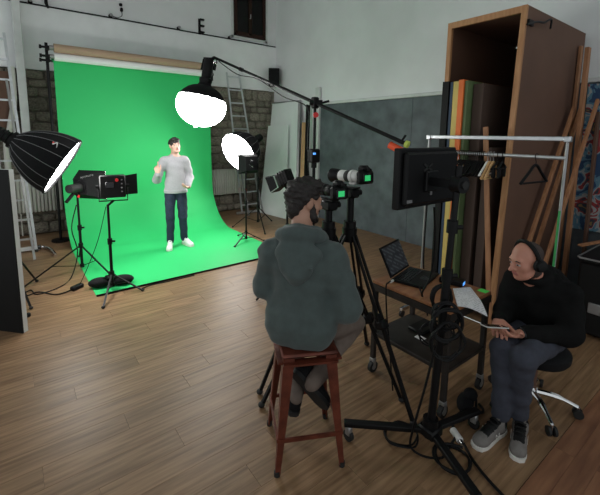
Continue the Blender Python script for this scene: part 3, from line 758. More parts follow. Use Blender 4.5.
for a, b in (((4.18, 7.30, .02), (4.12, 7.88, 1.9)), ((4.56, 7.30, .02), (4.44, 7.88, 1.9))): MB().bar(a, b, .035, .02).build('hind_rail', 'dull_steel', lr, smooth=False)
for z in (.55, 1.1): MB().box((4.235, 7.50 + z * .1, z), (.05, .05, .10), bevel=.008).build('orange_clip', 'orange_plastic', lr, 'orange clip')
ll = ladder((-.12, 6.95, 0), (.205, 6.95, 0), (-.20, 7.35, 3.3), (.05, 7.35, 3.3), 11, 'aluminium stepladder standing beside the white painted post')
for a, b in (((-.13, 6.45, .02), (-.15, 7.2, 2.6)), ((.16, 6.45, .02), (.03, 7.2, 2.6))): MB().bar(a, b, .030, .02).build('hind_rail', 'dull_steel', ll, smooth=False)
MB().bar((-.25, 7.02, .05), (.26, 7.0, .05), .05, .05).build('stabiliser_bar', 'white_paint', ll, smooth=False)
MB().cyl((.20, 7.0, .05), (.27, 7.0, .05), .034).build('end_cap', 'dark_rubber', ll)
MB().tube(smooth_path([(.29, 7.08, .03), (.33, 7.03, .03), (.385, 6.85, .03), (.42, 6.5, .03)]), .022, 8).build('loose_tube', 'chrome', ll)
dl_ = MB(); dl_.bar((-.02, 7.62, 1.5), (.14, 7.88, 2.75), .07, .07)
dl2 = thing('drain_pipe', 'pale sloping pipe behind the ladder with the white post', 'pipe', (0, 7.9, .0))
MB().tube(smooth_path([(-.05, 7.97, .0), (-.05, 7.97, 1.55), (.02, 7.97, 1.9), (.105, 7.98, 2.35), (.115, 7.98, 2.9)]), .045, 10).build('pipe_run', 'radiator_white', dl2)
MB().box((-.02, 8.06, 2.25), (.22, .05, 1.15), bevel=.004).build('rusty_backing', 'cabinet_brown', dl2)

# ================================================================== CABINET, FLATS, LATHS
cb = thing('scenery_cabinet', 'huge open brown plywood cabinet with pale edges standing against the wall', 'cabinet', (4.6, 2.02, 0))
CY0, CY1, CZ, CXB = 1.63, 2.41, 3.05, 5.392
xf0, xf1 = 3.68, 3.83
def side(y0, y1, name, m, xf0=3.68):
    V = [(xf0 + .03, y0, 0), (CXB, y0, 0), (CXB, y0, CZ), (xf1 + .03, y0, CZ)]; V += [(x, y1, z) for x, y, z in V]
    o = MB().add(V, [(0, 1, 2, 3), (7, 6, 5, 4)] + [(i, (i + 1) % 4, 4 + (i + 1) % 4, 4 + i) for i in range(4)])
    return o.build(name, m, cb, smooth=False)
side(CY0, CY0 + .022, 'side_panel', 'cabinet_brown'); side(CY1 - .022, CY1, 'side_panel', 'cabinet_brown', 3.83)
MB().box(((xf1 + CXB) / 2, 2.02, CZ - .011), (CXB - xf1, .736, .022)).build('top_panel', 'cabinet_brown', cb, smooth=False)
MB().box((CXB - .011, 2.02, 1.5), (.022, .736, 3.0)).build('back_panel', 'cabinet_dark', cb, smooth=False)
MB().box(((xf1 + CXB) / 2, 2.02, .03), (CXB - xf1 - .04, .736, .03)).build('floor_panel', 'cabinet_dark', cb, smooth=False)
for y0, xb in ((CY0 + .0225, xf0), (CY1 - .0225, xf1)): MB().bar((xb + .015, y0, 0), (xf1 + .015, y0, CZ), .046, .034, up=(1, 0, 0)).build('edge_strip', 'ply_edge', cb, smooth=False)
MB().box((xf1 + .013, 2.02, CZ - .03), (.03, .69, .06)).build('edge_strip', 'ply_edge', cb, smooth=False)
hk = thing('wall_hook', 'dark metal hook sticking out of the cabinet top corner', 'hook', (3.9, CY0 - .03, 2.85))
MB().tube(smooth_path([(3.72, CY0 - .06, 2.845), (3.95, CY0 - .05, 2.91), (4.10, CY0 - .05, 2.93), (4.25, CY0 - .05, 2.985), (4.25, CY0 - .05, 2.90)]), .010, 6).build('rod', 'black_metal', hk)
MB().box((3.90, CY0 - .012, 2.90), (.10, .02, .05)).build('plate', 'black_metal', hk)
def sheet(name, x0, x1, y, t, z1, m, label, lean=0.0, group=None, z0=0.05):
    b = MB(); b.slab([(x0, y, z0), (x1, y, z0), (x1, y + lean, z1), (x0, y + lean, z1)], t)
    return tag(b.build(name, m, smooth=False), label, 'board', group)
sheet('foam_board', 3.60, 4.8, 2.285, .070, 2.41, 'case_black', 'black foam board standing in the cabinet beside the dark blue one')
sheet('foam_board', 3.61, 4.8, 2.203, .030, 2.40, 'board_blue', 'thin dark blue foam board standing in the cabinet')
sheet('foam_board', 3.60, 4.8, 2.164, .056, 2.40, 'board_yellow', 'pale yellow foam board standing in the cabinet')
sheet('foam_board', 3.59, 4.8, 2.102, .050, 2.41, 'board_orange', 'bright orange foam board standing in the cabinet')
sheet('foam_board', 3.61, 4.0, 2.046, .030, 2.40, 'board_green', 'dull green foam board standing in the cabinet')
sheet('scenery_flat', 3.70, 4.9, 2.005, .10, 2.37, 'flat_brown', 'dark brown scenery flat standing in the cabinet next to the green board')
sheet('scenery_flat', 3.72, 4.9, 1.865, .08, 1.75, 'flat_brown', 'shorter dark brown scenery flat, innermost in the cabinet')
def lath(a, b, w, t, label, m='lath_wood', up=(0, 0, 1), name='wooden_lath', group=None):
    return tag(MB().bar(a, b, w, t, up, bevel=.003).build(name, m, smooth=False), label, 'lath', group)
lath((3.58, 1.60, .0), (3.66, 1.835, 1.95), .045, .022, 'narrow wooden lath leaning in the cabinet opening', up=(1, 0, 0))
# easel-like frame and laths beside the cabinet
lath((3.705, 1.555, .0), (5.06, 1.562, 2.19), .055, .03, 'slim lath leaning on the cabinet side, closest to its pale front edge', up=(0, 1, 0))
lath((3.985, 1.555, .0), (5.285, 1.562, 2.20), .055, .03, 'slim lath leaning on the cabinet side, second from its pale front edge', up=(0, 1, 0))
lath((3.855, 1.40, .0), (5.24, 1.40, 2.276), .055, .03, 'long slanting lath reaching across to the painted canvas', up=(0, 1, 0))
lath((5.02, 1.46, .0), (5.03, 1.485, 2.82), .07, .04, 'tall upright timber standing beside the cabinet rear corner', up=(0, 1, 0))
lath((5.20, 1.605, .0), (5.21, 1.605, 2.88), .06, .03, 'dark upright timber close behind the tall one', m='lath_wood', up=(0, 1, 0))
lath((4.55, 1.22, .771), (5.25, 1.06, .771), .045, .02, 'horizontal wooden bar resting over the black case', up=(0, 0, 1))
lath((5.28, 1.36, .0), (5.32, 1.40, 2.15), .07, .03, 'brown timber leaning beside the painted canvas', m='cabinet_brown', up=(0, 1, 0))
# painted canvases and case
cv = thing('painted_canvas', 'large colourful abstract canvas leaning on the wall beside the laths', 'painting', (5.38, .85, .75))
MB().box((5.385, .98, 1.62), (.03, 1.12, 1.70)).build('canvas', 'abstract_paint', cv, smooth=False)
MB().box((5.41, .98, 1.62), (.02, 1.08, 1.64)).build('stretcher', 'lath_wood', cv, smooth=False)
fc_ = thing('flight_case', 'large black flight case with a pale lid edge behind the man with headphones', 'case', (4.75, .62, 0))
MB().box((4.78, .62, .37), (1.20, .98, .68), bevel=.02).build('body', 'case_black', fc_)
MB().box((4.78, .62, .735), (1.22, 1.0, .05), bevel=.012).build('lid', 'case_black', fc_)
MB().box((4.165, .62, .752), (.014, .98, .014)).build('lid_edge', 'dull_steel', fc_, smooth=False)
MB().box((4.78, 1.122, .752), (1.2, .014, .014)).build('lid_edge', 'dull_steel', fc_, smooth=False)
for y_ in (.25, .95): MB().box((4.165, y_, .30), (.02, .10, .10), bevel=.006).build('latch', 'dull_steel', fc_)
for x_ in (4.3, 5.25):
    for y_ in (.22, 1.02): MB().cyl((x_ - .015, y_, .028), (x_ + .015, y_, .028), .028).build('castor', 'dark_rubber', fc_)

# ================================================================== CLOTHES RACK
rk = thing('clothes_rack', 'silver clothes rack with two rails standing before the brown cabinet', 'clothes rack', (3.4, 1.65, 0))
RK0, RK1 = (3.40, 2.27), (3.40, 1.065)
for (x_, y_) in (RK0, RK1):
    MB().cyl((x_, y_, .10), (x_, y_, 1.85), .0115).build('post', 'dull_steel', rk)
    MB().bar((x_ - .32, y_, .085), (x_ + .16, y_, .085), .03, .03).build('foot_bar', 'chrome', rk, smooth=False)
    for s in (-.30, .14): MB().cyl((x_ + s, y_ - .012, .035), (x_ + s, y_ + .012, .035), .035).build('castor', 'dark_rubber', rk)
    MB().box((x_, y_, 1.845), (.045, .05, .045), bevel=.006).build('corner_joint', 'aluminium', rk)
MB().box((3.40, RK1[1], .98), (.026, .016, .62)).build('green_tape', 'green_tape', rk, 'green tape wound round the post', smooth=False)
MB().box((3.40, 1.667, 1.848), (.026, 1.22, .034), bevel=.005).build('top_rail', 'aluminium', rk, smooth=False)
MB().cyl((3.40, RK0[1], 1.700), (3.40, RK1[1], 1.700), .016).build('hanging_rail', 'aluminium', rk)
MB().cyl((3.40, RK0[1], .12), (3.40, RK1[1], .12), .012).build('lower_rail', 'chrome', rk)
def hanger(y, m, label, ang=0, w=.40, drop=.13, thick=.008, clips=False, group=None, bar=True):
    t = thing('clothes_hanger', label, 'hanger', (3.40, y, 1.717), R(ang), group=group)
    B = Matrix.Translation((3.40, y, 1.720)) @ Matrix.Rotation(R(ang), 4, 'Z')
    h = MB(B); h.tube(smooth_path([(.018, 0, -.02), (.02, 0, .0), (0, 0, .006), (-.02, 0, -.006), (-.016, 0, -.035), (0, 0, -.055), (0, 0, -.085)], 5), .0032, 6); h.build('hook', 'dull_steel' if m != 'black_plastic' else m, t)
    s = MB(B); s.tube(smooth_path([(-w / 2, 0, -.085 - drop * .85), (-w * .25, 0, -.085 - drop * .40), (0, 0, -.085), (w * .25, 0, -.085 - drop * .40), (w / 2, 0, -.085 - drop * .85)], 5), thick, 8)
    s.build('shoulder_bar', m, t)
    if bar: b = MB(B); b.tube([(-w / 2, 0, -.085 - drop * .85), (w / 2, 0, -.085 - drop * .85)], thick * .7, 6); b.build('trouser_bar', m, t)
    if clips:
        for s_ in (-1, 1): c = MB(B); c.box((s_ * w * .3, 0, -.09 - drop * .85 - .03), (.03, .03, .09), bevel=.006); c.build('clip', 'black_plastic', t)
    return t
rng = random.Random(11)
for i, yy in enumerate(np.linspace(1.995, 1.70, 18)):
    ha = -4 + 13 * i / 17
    if i == 1: hanger(yy, 'hanger_white', 'white plastic hanger at the cabinet end of the crowded black hangers', ha, thick=.0068)
    elif i == 3: hanger(yy, 'hanger_wood', 'thin brown wooden hanger among the crowded black hangers', ha, thick=.0068)
    else: hanger(yy, 'black_plastic', 'black plastic hanger in the crowded bunch on the silver rack', ha, group='black hangers bunched on the rack', thick=.0068, drop=rng.uniform(.12, .17), w=rng.uniform(.36, .42))
hanger(1.662, 'hanger_white', 'white hanger hanging beside the pale wooden hangers', 9, thick=.009)
hanger(1.640, 'hanger_wood', 'pale wooden hanger touching the white hanger', 9, thick=.012, drop=.16)
hanger(1.612, 'hanger_wood', 'pale wooden hanger next to the clip hangers', 9.5, thick=.012, drop=.16)
hanger(1.575, 'black_plastic', 'black clip hanger beside the pale wooden hangers', 10, w=.32, drop=.06, thick=.010, clips=True)
hanger(1.535, 'black_plastic', 'black clip hanger, last before the gap on the rack', 13, w=.32, drop=.06, thick=.010, clips=True)
hanger(1.27, 'black_plastic', 'lone black hanger at the open end of the silver rack', -6, thick=.012, w=.40, drop=.17)

# ================================================================== CART AND WHAT STANDS ON IT
X0, X1, Y0, Y1, TZ = 2.14, 2.665, 1.20, 1.85, .76
ct = thing('trolley', 'dark steel trolley with a wooden top and a lower shelf', 'trolley', ((X0 + X1) / 2, (Y0 + Y1) / 2, 0))
for x_ in (X0 + .02, X1 - .02):
    for y_ in (Y0 + .02, Y1 - .02):
        MB().box((x_, y_, .43), (.035, .035, .62), bevel=.003).build('leg', 'cart_steel', ct, smooth=False)
        c = MB(); c.cyl((x_, y_ - .014, .045), (x_, y_ + .014, .045), .045, n=18); w = c.build('castor', 'dark_rubber', ct)
        MB().cyl((x_, y_ - .017, .045), (x_, y_ + .017, .045), .022).build('hub', 'dull_steel', w)
        f = MB(); f.box((x_, y_, .108), (.04, .04, .03), bevel=.004); f.box((x_, y_ - .02, .075), (.03, .004, .06)); f.box((x_, y_ + .02, .075), (.03, .004, .06)); f.build('fork', 'dull_steel', w, smooth=False)
MB().box(((X0 + X1) / 2, (Y0 + Y1) / 2, TZ - .012), (X1 - X0, Y1 - Y0, .024), bevel=.003).build('wooden_top', 'cart_wood', ct, smooth=False)
for a, b in (((X0, Y0 + .01), (X0, Y1)), ((X1, Y0), (X1, Y1)), ((X0, Y0), (X1, Y0)), ((X0, Y1), (X1, Y1))):
    MB().bar((a[0], a[1], TZ - .05), (b[0], b[1], TZ - .05), .012, .05, up=(0, 0, 1)).build('apron', 'cart_steel', ct, smooth=False)
MB().box(((X0 + X1) / 2, (Y0 + Y1) / 2, .33), (X1 - X0 - .01, Y1 - Y0 - .01, .03), bevel=.004).build('shelf', 'cart_steel', ct, smooth=False)
MB().box((X1 - .035, Y0 + .04, TZ + .001), (.06, .06, .003)).build('green_sticker', 'lime_tape', ct, 'lime green tape on the corner', smooth=False)
MB().box((2.36, 1.55, .348), (.05, .07, .004)).build('white_label', 'white_paper', ct, smooth=False)
# laptop
A = vec(2.228, 1.745, TZ); Bp = vec(2.60, 1.842, TZ); wd_ = unit(Bp - A); fw = unit(vec(wd_[1], -wd_[0], 0))
lp = thing('laptop', 'open black laptop on the wooden trolley top', 'laptop', tuple(A))
hw = .36; dd = .245
Bb_ = np.column_stack([wd_, -fw, vec(0, 0, 1)])
MB().box(A + wd_ * hw / 2 + fw * dd / 2 + vec(0, 0, .011), (hw, dd, .020), Bb_, bevel=.004).build('base', 'black_plastic', lp, smooth=False)
kb = MB()
for r_ in range(5):
    for c_ in range(13): kb.box(A + wd_ * (.03 + c_ * .0238) + fw * (.03 + r_ * .022) + vec(0, 0, .0225), (.019, .017, .004), Bb_)
kb.build('keyboard', 'black_gloss', lp, smooth=False)
MB().box(A + wd_ * hw * .5 + fw * .195 + vec(0, 0, .0216), (.09, .055, .002), Bb_).build('touchpad', 'black_gloss', lp, smooth=False)
ud = unit(-fw * .45 + vec(0, 0, .90)); ln = np.cross(wd_, ud)
Bl_ = np.column_stack([wd_, ud, ln]); lc = A + wd_ * hw / 2 + vec(0, 0, .024) + ud * .12
MB().box(lc - ln * 0.004, (hw, .24, .008), Bl_, bevel=.003).build('lid', 'black_plastic', lp, smooth=False)
sc = MB(); s_ = 1 if ln @ fw > 0 else -1
sc.slab([lc + Bl_ @ vec(-.165, -.10, 0) + fw * .0055, lc + Bl_ @ vec(.165, -.10, 0) + fw * .0055, lc + Bl_ @ vec(.165, .108, 0) + fw * .0055, lc + Bl_ @ vec(-.165, .108, 0) + fw * .0055], .001 * s_)
so = sc.build('screen', 'laptop_screen', lp, smooth=False)
# papers
for k, (dx, rot, lab) in enumerate(((0, 0, 'printed white sheet lying over the edge of the trolley top'), (.012, 4, 'white sheet underneath the printed one on the trolley'))):
    q = [(2.475 + dx, 1.385), (2.60 + dx, 1.325), (2.345 + dx, 1.07), (2.235 + dx, 1.21)]
    V = []; F = []; nu, nv = 6, 10
    for j in range(nv + 1):
        for i in range(nu + 1):
            u_, v_ = i / nu, j / nv
            a = lerp((*q[0], 0), (*q[1], 0), u_); b = lerp((*q[3], 0), (*q[2], 0), u_); p = lerp(a, b, v_)
            over = max(0, Y0 - .03 - p[1]); V.append((p[0], p[1], TZ + .0075 - k * .005 - over * .25 - over ** 2 * 2))
    for j in range(nv):
        for i in range(nu): a = j * (nu + 1) + i; F.append((a, a + 1, a + nu + 2, a + nu + 1))
    n_ = len(V); V += [(x, y_, z - .0015) for x, y_, z in V]; F += [tuple(reversed([i + n_ for i in f])) for f in F]
    tag(link_mesh('paper_sheet', V, F, 'printed_sheet' if k == 0 else 'white_paper', None, angle=60), lab, 'paper')
dv = thing('video_device', 'small black device with a blue light on the trolley', 'device', (2.57, 1.43, TZ))
Bv = np.array(Matrix.Rotation(R(-75), 3, 'Z'))
MB().box((2.57, 1.45, TZ + .022), (.17, .085, .044), Bv, bevel=.008).build('case', 'black_plastic', dv)
MB().box((2.592, 1.368, TZ + .022), (.006, .05, .02), Bv).build('display', 'lcd_blue', dv, smooth=False)
pb = MB(); pb.box((2.50, 1.62, .36), (.22, .14, .03), bevel=.008); tag(pb.build('power_pack', 'black_plastic'), 'flat black power pack lying on the lower trolley shelf', 'power pack')

# ================================================================== MONITOR ON ITS WHEELED STAND
MC = vec(1.87, 1.125, 0)
ms = thing('monitor_stand', 'black wheeled stand carrying the monitor beside the trolley', 'stand', tuple(MC))
for e in ((1.50, 1.475), (1.69, .735), (2.27, 1.04)):
    e = vec(e[0], e[1], .115); l = MB().bar(vec(MC[0], MC[1], .125), e, .045, .03, bevel=.004).build('leg', 'black_metal', ms, smooth=False)
    d_ = unit(e - vec(MC[0], MC[1], .115)); q = e - d_ * .03
    MB().cyl(q + vec(-.012, .0, -.080), q + vec(.012, 0, -.080), .035, n=16).build('castor', 'dark_rubber', l)
    MB().box(q + vec(0, 0, -.045), (.036, .04, .06), bevel=.006).build('fork', 'dull_steel', l)
hb = MB(); hb.cyl((MC[0], MC[1], .09), (MC[0], MC[1], .20), .045); hb.box((MC[0], MC[1], .125), (.11, .11, .06), bevel=.01); hb.build('hub', 'black_metal', ms)
MB().cyl((MC[0], MC[1], .1), (MC[0] + .032, MC[1] - .022, 1.10), .023).build('lower_tube', 'black_metal', ms)
MB().cyl((MC[0] + .032, MC[1] - .022, 1.10), (MC[0] + .052, MC[1] - .036, 1.70), .018).build('upper_tube', 'black_metal', ms)
for z in (1.08, 1.36): k = MB(); c_ = vec(MC[0] + .032 * z / 1.1, MC[1] - .022 * z / 1.1, z); k.cyl(c_ - vec(0, 0, .03), c_ + vec(0, 0, .04), .030); k.cyl(c_, c_ + vec(.05, -.03, 0), .013); k.build('clamp_knob', 'black_plastic', ms)
my_ = 1.30; hd = MB(); hd.cyl((MC[0] + .045, MC[1] - .074, 1.60), (MC[0] + .055, MC[1] - .01, 1.60), .046, n=20); hd.bar((MC[0] + .05, MC[1] - .02, 1.60), (MC[0] + .06, my_ - .05, 1.60), .05, .05); hd.build('tilt_head', 'black_metal', ms)
MB().cyl((MC[0] + .043, MC[1] - .085, 1.60), (MC[0] + .045, MC[1] - .074, 1.60), .022).build('tilt_knob', 'dark_rubber', ms)
mo = thing('monitor', 'black video monitor seen from behind on the wheeled stand', 'monitor', (1.9, 1.29, 1.45))
mx0, mx1, my = 1.685, 2.245, 1.30
MB().box(((mx0 + mx1) / 2, my + .022, 1.617), (mx1 - mx0, .045, .345), bevel=.006).build('housing', 'black_plastic', mo, smooth=False)
MB().box(((mx0 + mx1) / 2, my + .046, 1.617), (mx1 - mx0 - .03, .004, .31)).build('screen', 'dark_glass', mo, smooth=False)
MB().box(((mx0 + mx1) / 2, my - .015, 1.617), (mx1 - mx0 - .05, .035, .30), bevel=.012).build('back_cover', 'black_plastic', mo, smooth=False)
MB().box((MC[0] + .06, my - .04, 1.60), (.12, .025, .12), bevel=.006).build('mount_plate', 'black_metal', mo, smooth=False)
for s in (-1, 1): MB().bar((1.90 + s * .04, my - .034, 1.66), (1.90 - s * .04, my - .034, 1.70), .012, .006, up=(0, 1, 0)).build('vent_rib', 'dark_rubber', mo, smooth=False)
MB().box((1.745, my - .034, 1.495), (.045, .004, .018)).build('rating_label', 'seam_grey', mo, smooth=False)
MB().box((1.945, my - .034, 1.545), (.022, .006, .06), bevel=.003).build('port_cover', 'seam_grey', mo)

# ================================================================== CAMERAS AND TRIPODS
def tripod(base, apex, feet, label, group=None):
    bx, by = base
    t = thing('camera_tripod', label, 'tripod', (bx, by, 0), group=group)
    ap = vec(bx, by, apex)
    MB().cyl(ap - vec(0, 0, .05), ap + vec(0, 0, .05), .048, .055, n=16).build('bowl', 'black_metal', t)
    for fx, fy in feet:
        f = vec(fx, fy, .015); a0 = ap + unit(vec(fx - bx, fy - by, 0)) * .045; mid = lerp(a0, f, .5)
        sd = unit(np.cross(f - a0, vec(0, 0, 1)))
        l = MB(); l.bar(a0 + sd * .016, mid + sd * .022, .016, .016); l.bar(a0 - sd * .016, mid - sd * .022, .016, .016); lo = l.build('leg', 'black_metal', t)
        MB().bar(lerp(a0, f, .44), f, .022, .022).build('lower_leg', 'black_metal', lo)
        MB().box(mid, (.07, .07, .06), basis(f - a0), bevel=.01).build('leg_lock', 'black_plastic', lo)
        MB().ell(f + vec(0, 0, .006), (.024, .024, .02), n=10, m=6).build('rubber_foot', 'dark_rubber', lo)
    return t
def cam_frame(o, d): d = unit(d); x = unit(np.cross(d, vec(0, 0, 1))); z = np.cross(x, d); return Matrix(((x[0], d[0], z[0], o[0]), (x[1], d[1], z[1], o[1]), (x[2], d[2], z[2], o[2]), (0, 0, 0, 1)))
TA, TB = (1.735, 1.92), (1.925, 1.90)
tripod(TA, 1.16, [(1.30, 2.13), (2.06, 1.47), (2.06, 2.26)], 'black fluid-head tripod under the lower camera')
tripod(TB, 1.14, [(1.24, 2.01), (1.94, 1.285), (2.40, 2.11)], 'black tripod under the camera with the long white lens')
def fluid_head(t_xy, z0, z1, label, d):
    t = thing('tripod_head', label, 'tripod head', (*t_xy, z0)); x_, y_ = t_xy
    MB().cyl((x_, y_, z0), (x_, y_, z0 + .05), .045, n=16).build('pan_base', 'black_metal', t)
    MB().cyl((x_, y_, z0 + .05), (x_, y_, z1 - .05), .026).build('neck', 'black_metal', t)
    F_ = cam_frame((x_, y_, z1 - .045), d); m = MB(F_); m.box((0, 0, 0), (.085, .11, .07), bevel=.012); m.build('tilt_block', 'black_plastic', t)
    m = MB(F_); m.box((0, 0, .038), (.06, .14, .012), bevel=.003); m.build('plate', 'black_metal', t)
    m = MB(F_); m.cyl((.04, -.02, 0), (.075, -.02, 0), .022); m.build('knob', 'black_plastic', t)
dA = unit((.06, .995, .0)); dB = unit((.02, 1.0, -.05))
fluid_head(TA, 1.21, 1.42, 'fluid head between the lower camera and its tripod', dA)
fluid_head(TB, 1.19, 1.492, 'tall slim head between the long-lens camera and its tripod', dB)
def dslr(o, d, label, lens, lensmats, s=1.0, seed=0):
    # o: centre of the body's base; d: viewing direction
    t = thing('photo_camera', label, 'camera', tuple(o)); F_ = cam_frame(o, d)
    m = MB(F_); m.box((0, 0, .048), (.135, .055, .090), bevel=.014); m.box((.055, .022, .05), (.032, .05, .085), bevel=.012); m.build('body', 'black_plastic', t)
    m = MB(F_); m.box((-.0, .012, .108), (.058, .075, .045), bevel=.014); m.build('viewfinder_hump', 'black_plastic', t)
    m = MB(F_); m.cyl((.045, .0, .093), (.045, 0, .106), .014); m.build('shutter_dial', 'black_metal', t); m = MB(F_); m.cyl((-.045, 0, .093), (-.045, 0, .104), .017); m.build('mode_dial', 'black_metal', t)
    m = MB(F_); m.box((-.010, -.030, .045), (.080, .008, .062), bevel=.003); b = m.build('screen_frame', 'black_gloss', t)
    m = MB(F_); m.box((-.010, -.0345, .046), (.052, .002, .038)); m.build('screen', 'lcd_green', b, 'screen showing the green set', smooth=False)
    m = MB(F_); m.box((.0, -.034, .105), (.03, .012, .024), bevel=.004); m.build('eyecup', 'dark_rubber', t)
    y_ = .025
    for k, (r0, r1, ln_, mt, nm_) in enumerate(lens):
        m = MB(F_); m.lathe([(r0 * .96, 0), (r0, .003), (r1, ln_ - .003), (r1 * .96, ln_)], (0, y_, .05), (0, 1, 0), 22)
        m.build(nm_, mt, t); y_ += ln_
    return t, F_
body_h = .05
dslr(vec(TA[0] + .0, TA[1] - .10, 1.425), dA, 'black camera with a dark lens on the fluid-head tripod',
     [(.034, .034, .03, 'black_metal', 'lens_mount'), (.039, .039, .06, 'black_plastic', 'zoom_ring'), (.037, .037, .02, 'black_metal', 'lens_barrel'), (.042, .042, .04, 'dark_rubber', 'focus_ring'), (.044, .050, .05, 'black_plastic', 'lens_hood')], None)
fo = vec(TB[0] - .018, TB[1] - .150, 1.525)
dslr(fo, dB, 'black camera with a long white telephoto lens, standing above the other camera',
     [(.032, .036, .03, 'lens_white', 'lens_mount'), (.039, .040, .055, 'lens_white', 'lens_barrel'), (.0415, .0415, .016, 'black_metal', 'control_band'), (.041, .041, .05, 'dark_rubber', 'zoom_ring'), (.041, .043, .06, 'lens_white', 'front_barrel'), (.044, .044, .012, 'black_metal', 'filter_ring'), (.046, .054, .085, 'black_plastic', 'lens_hood')], None)
cf = MB(cam_frame(fo, dB)); cf.box((0, .12, .005), (.022, .06, .025), bevel=.004); cf.cyl((0, .10, .05), (0, .125, .05), .046, n=20)
tag(cf.build('lens_collar', 'lens_white'), 'white collar clamping the long lens to its tripod head', 'collar')

# ================================================================== CABLES ROUND TROLLEY AND MONITOR STAND
random.seed(4)
def coil(c, r, n, label, B=None, rr=.006, jit=.02, sq=1.0):
    B = np.eye(3) if B is None else B; pts = []
    g = random.Random(sum(map(ord, label)))
    for k in range(n * 8):
        a = k / 8 * 2 * math.pi; q = r * (1 + g.uniform(-.12, .12)); pts.append(vec(c) + B @ vec(q * math.cos(a), q * sq * math.sin(a), g.uniform(-jit, jit)))
    return tag(MB().tube(smooth_path(pts, 3), rr, 6).build('cable_coil', 'black_plastic'), label, 'cable')
Bc = basis((-.6, -.8, .0))
def on_pole(z, off): return vec(MC[0] + .032 * z / 1.1, MC[1] - .022 * z / 1.1, z) + vec(-.6, -.8, 0) * off
coil(on_pole(.86, .042), .075, 4, 'black cable coil hanging on the monitor stand at trolley height', Bc, .007, .012, 1.1)
coil(on_pole(.74, .088), .09, 3, 'second black cable coil hung just below the first', Bc, .006, .012, 1.2)
coil(on_pole(.70, -.066), .10, 2, 'loose black cable loop swinging off the monitor stand', Bc, .005, .012, .8)
coil(on_pole(.93, -.042), .055, 4, 'tight black cable bunch tied to the monitor stand above the coils', Bc, .009, .012, 1.3)
coil(on_pole(.82, .066), .085, 4, 'thick tangle of black cable around the monitor stand', Bc, .008, .012, 1.1)
coil((1.80, 1.28, .02), .10, 2, 'black cable looped on the floor by the monitor stand hub', None, .006, .010)
coil((1.90, .99, .02), .10, 2, 'black cable ring on the floor by the silver plug', None, .008, .010)
cable([(1.80, 1.085, .70), (1.765, 1.11, .45), (1.745, 1.16, .15), (1.77, 1.18, .02), (1.78, 1.10, .015), (1.86, 1.03, .015), (1.98, 1.05, .015), (2.055, 1.06, .025)], .007, 'black cable running down to the floor and across to the silver plug')
cable([(2.04, 1.0, .028), (1.99, .92, .015), (1.94, .82, .015), (1.90, .70, .015), (1.86, .55, .015)], .009, 'thick black cable leaving the plug towards the old floorboards')
cable([(2.09, 1.10, .028), (2.16, 1.135, .05), (2.26, 1.115, .07), (2.37, 1.07, .03), (2.44, 1.085, .012), (2.47, 1.13, .012)], .009, 'thick black cable arching beside the trolley leg')
plg = thing('cable_plug', 'pale grey cable plug lying on the floor by the grey trainers', 'plug', (2.07, 1.06, 0))
MB().cyl((2.05, 1.03, .024), (2.09, 1.10, .024), .022, n=12).build('plug_body', 'cable_white', plg); MB().cyl((2.033, 1.0, .024), (2.05, 1.03, .024), .014).build('tip', 'chrome', plg)
bg_ = thing('black_bag', 'small black bag on the floor between trolley and monitor stand', 'bag', (2.38, 1.17, 0))
g = MB(); g.ell((2.36, 1.17, .050), (.10, .055, .050), np.array(Matrix.Rotation(R(20), 3, 'Z')), n=14, m=9); g.ell((2.40, 1.16, .095), (.055, .045, .045), n=12, m=8); g.build('pouch', 'black_fabric', bg_)
MB().tube(smooth_path([(2.29, 1.155, .07), (2.31, 1.13, .05), (2.37, 1.11, .02), (2.43, 1.13, .05), (2.44, 1.155, .09)]), .008, 6).build('strap', 'black_fabric', bg_)
cable([(1.97, 1.255, 1.44), (2.07, 1.30, 1.2), (2.10, 1.33, .98), (2.06, 1.36, .85), (2.16, 1.42, .78), (2.26, 1.52, .785)], .006, 'black cable hanging from the monitor to the laptop')
cable([(2.195, 1.722, .777), (2.16, 1.712, .777), (2.118, 1.70, .755), (2.105, 1.67, .55), (2.095, 1.62, .30), (2.10, 1.58, .008)], .006, 'black cable dropping from the laptop past the trolley edge')
MB_ = MB(); MB_.box((2.212, 1.725, .771), (.05, .02, .016), np.array(Matrix.Rotation(R(15), 3, 'Z')), bevel=.004); tag(MB_.build('cable_connector', 'cable_white'), 'pale connector plugged into the laptop side', 'connector')
cable([(3.36, 2.22, 1.50), (3.38, 2.24, 1.0), (3.36, 2.22, .5), (3.30, 2.1, .02)], .008, 'dark cable hanging along the left rack post')

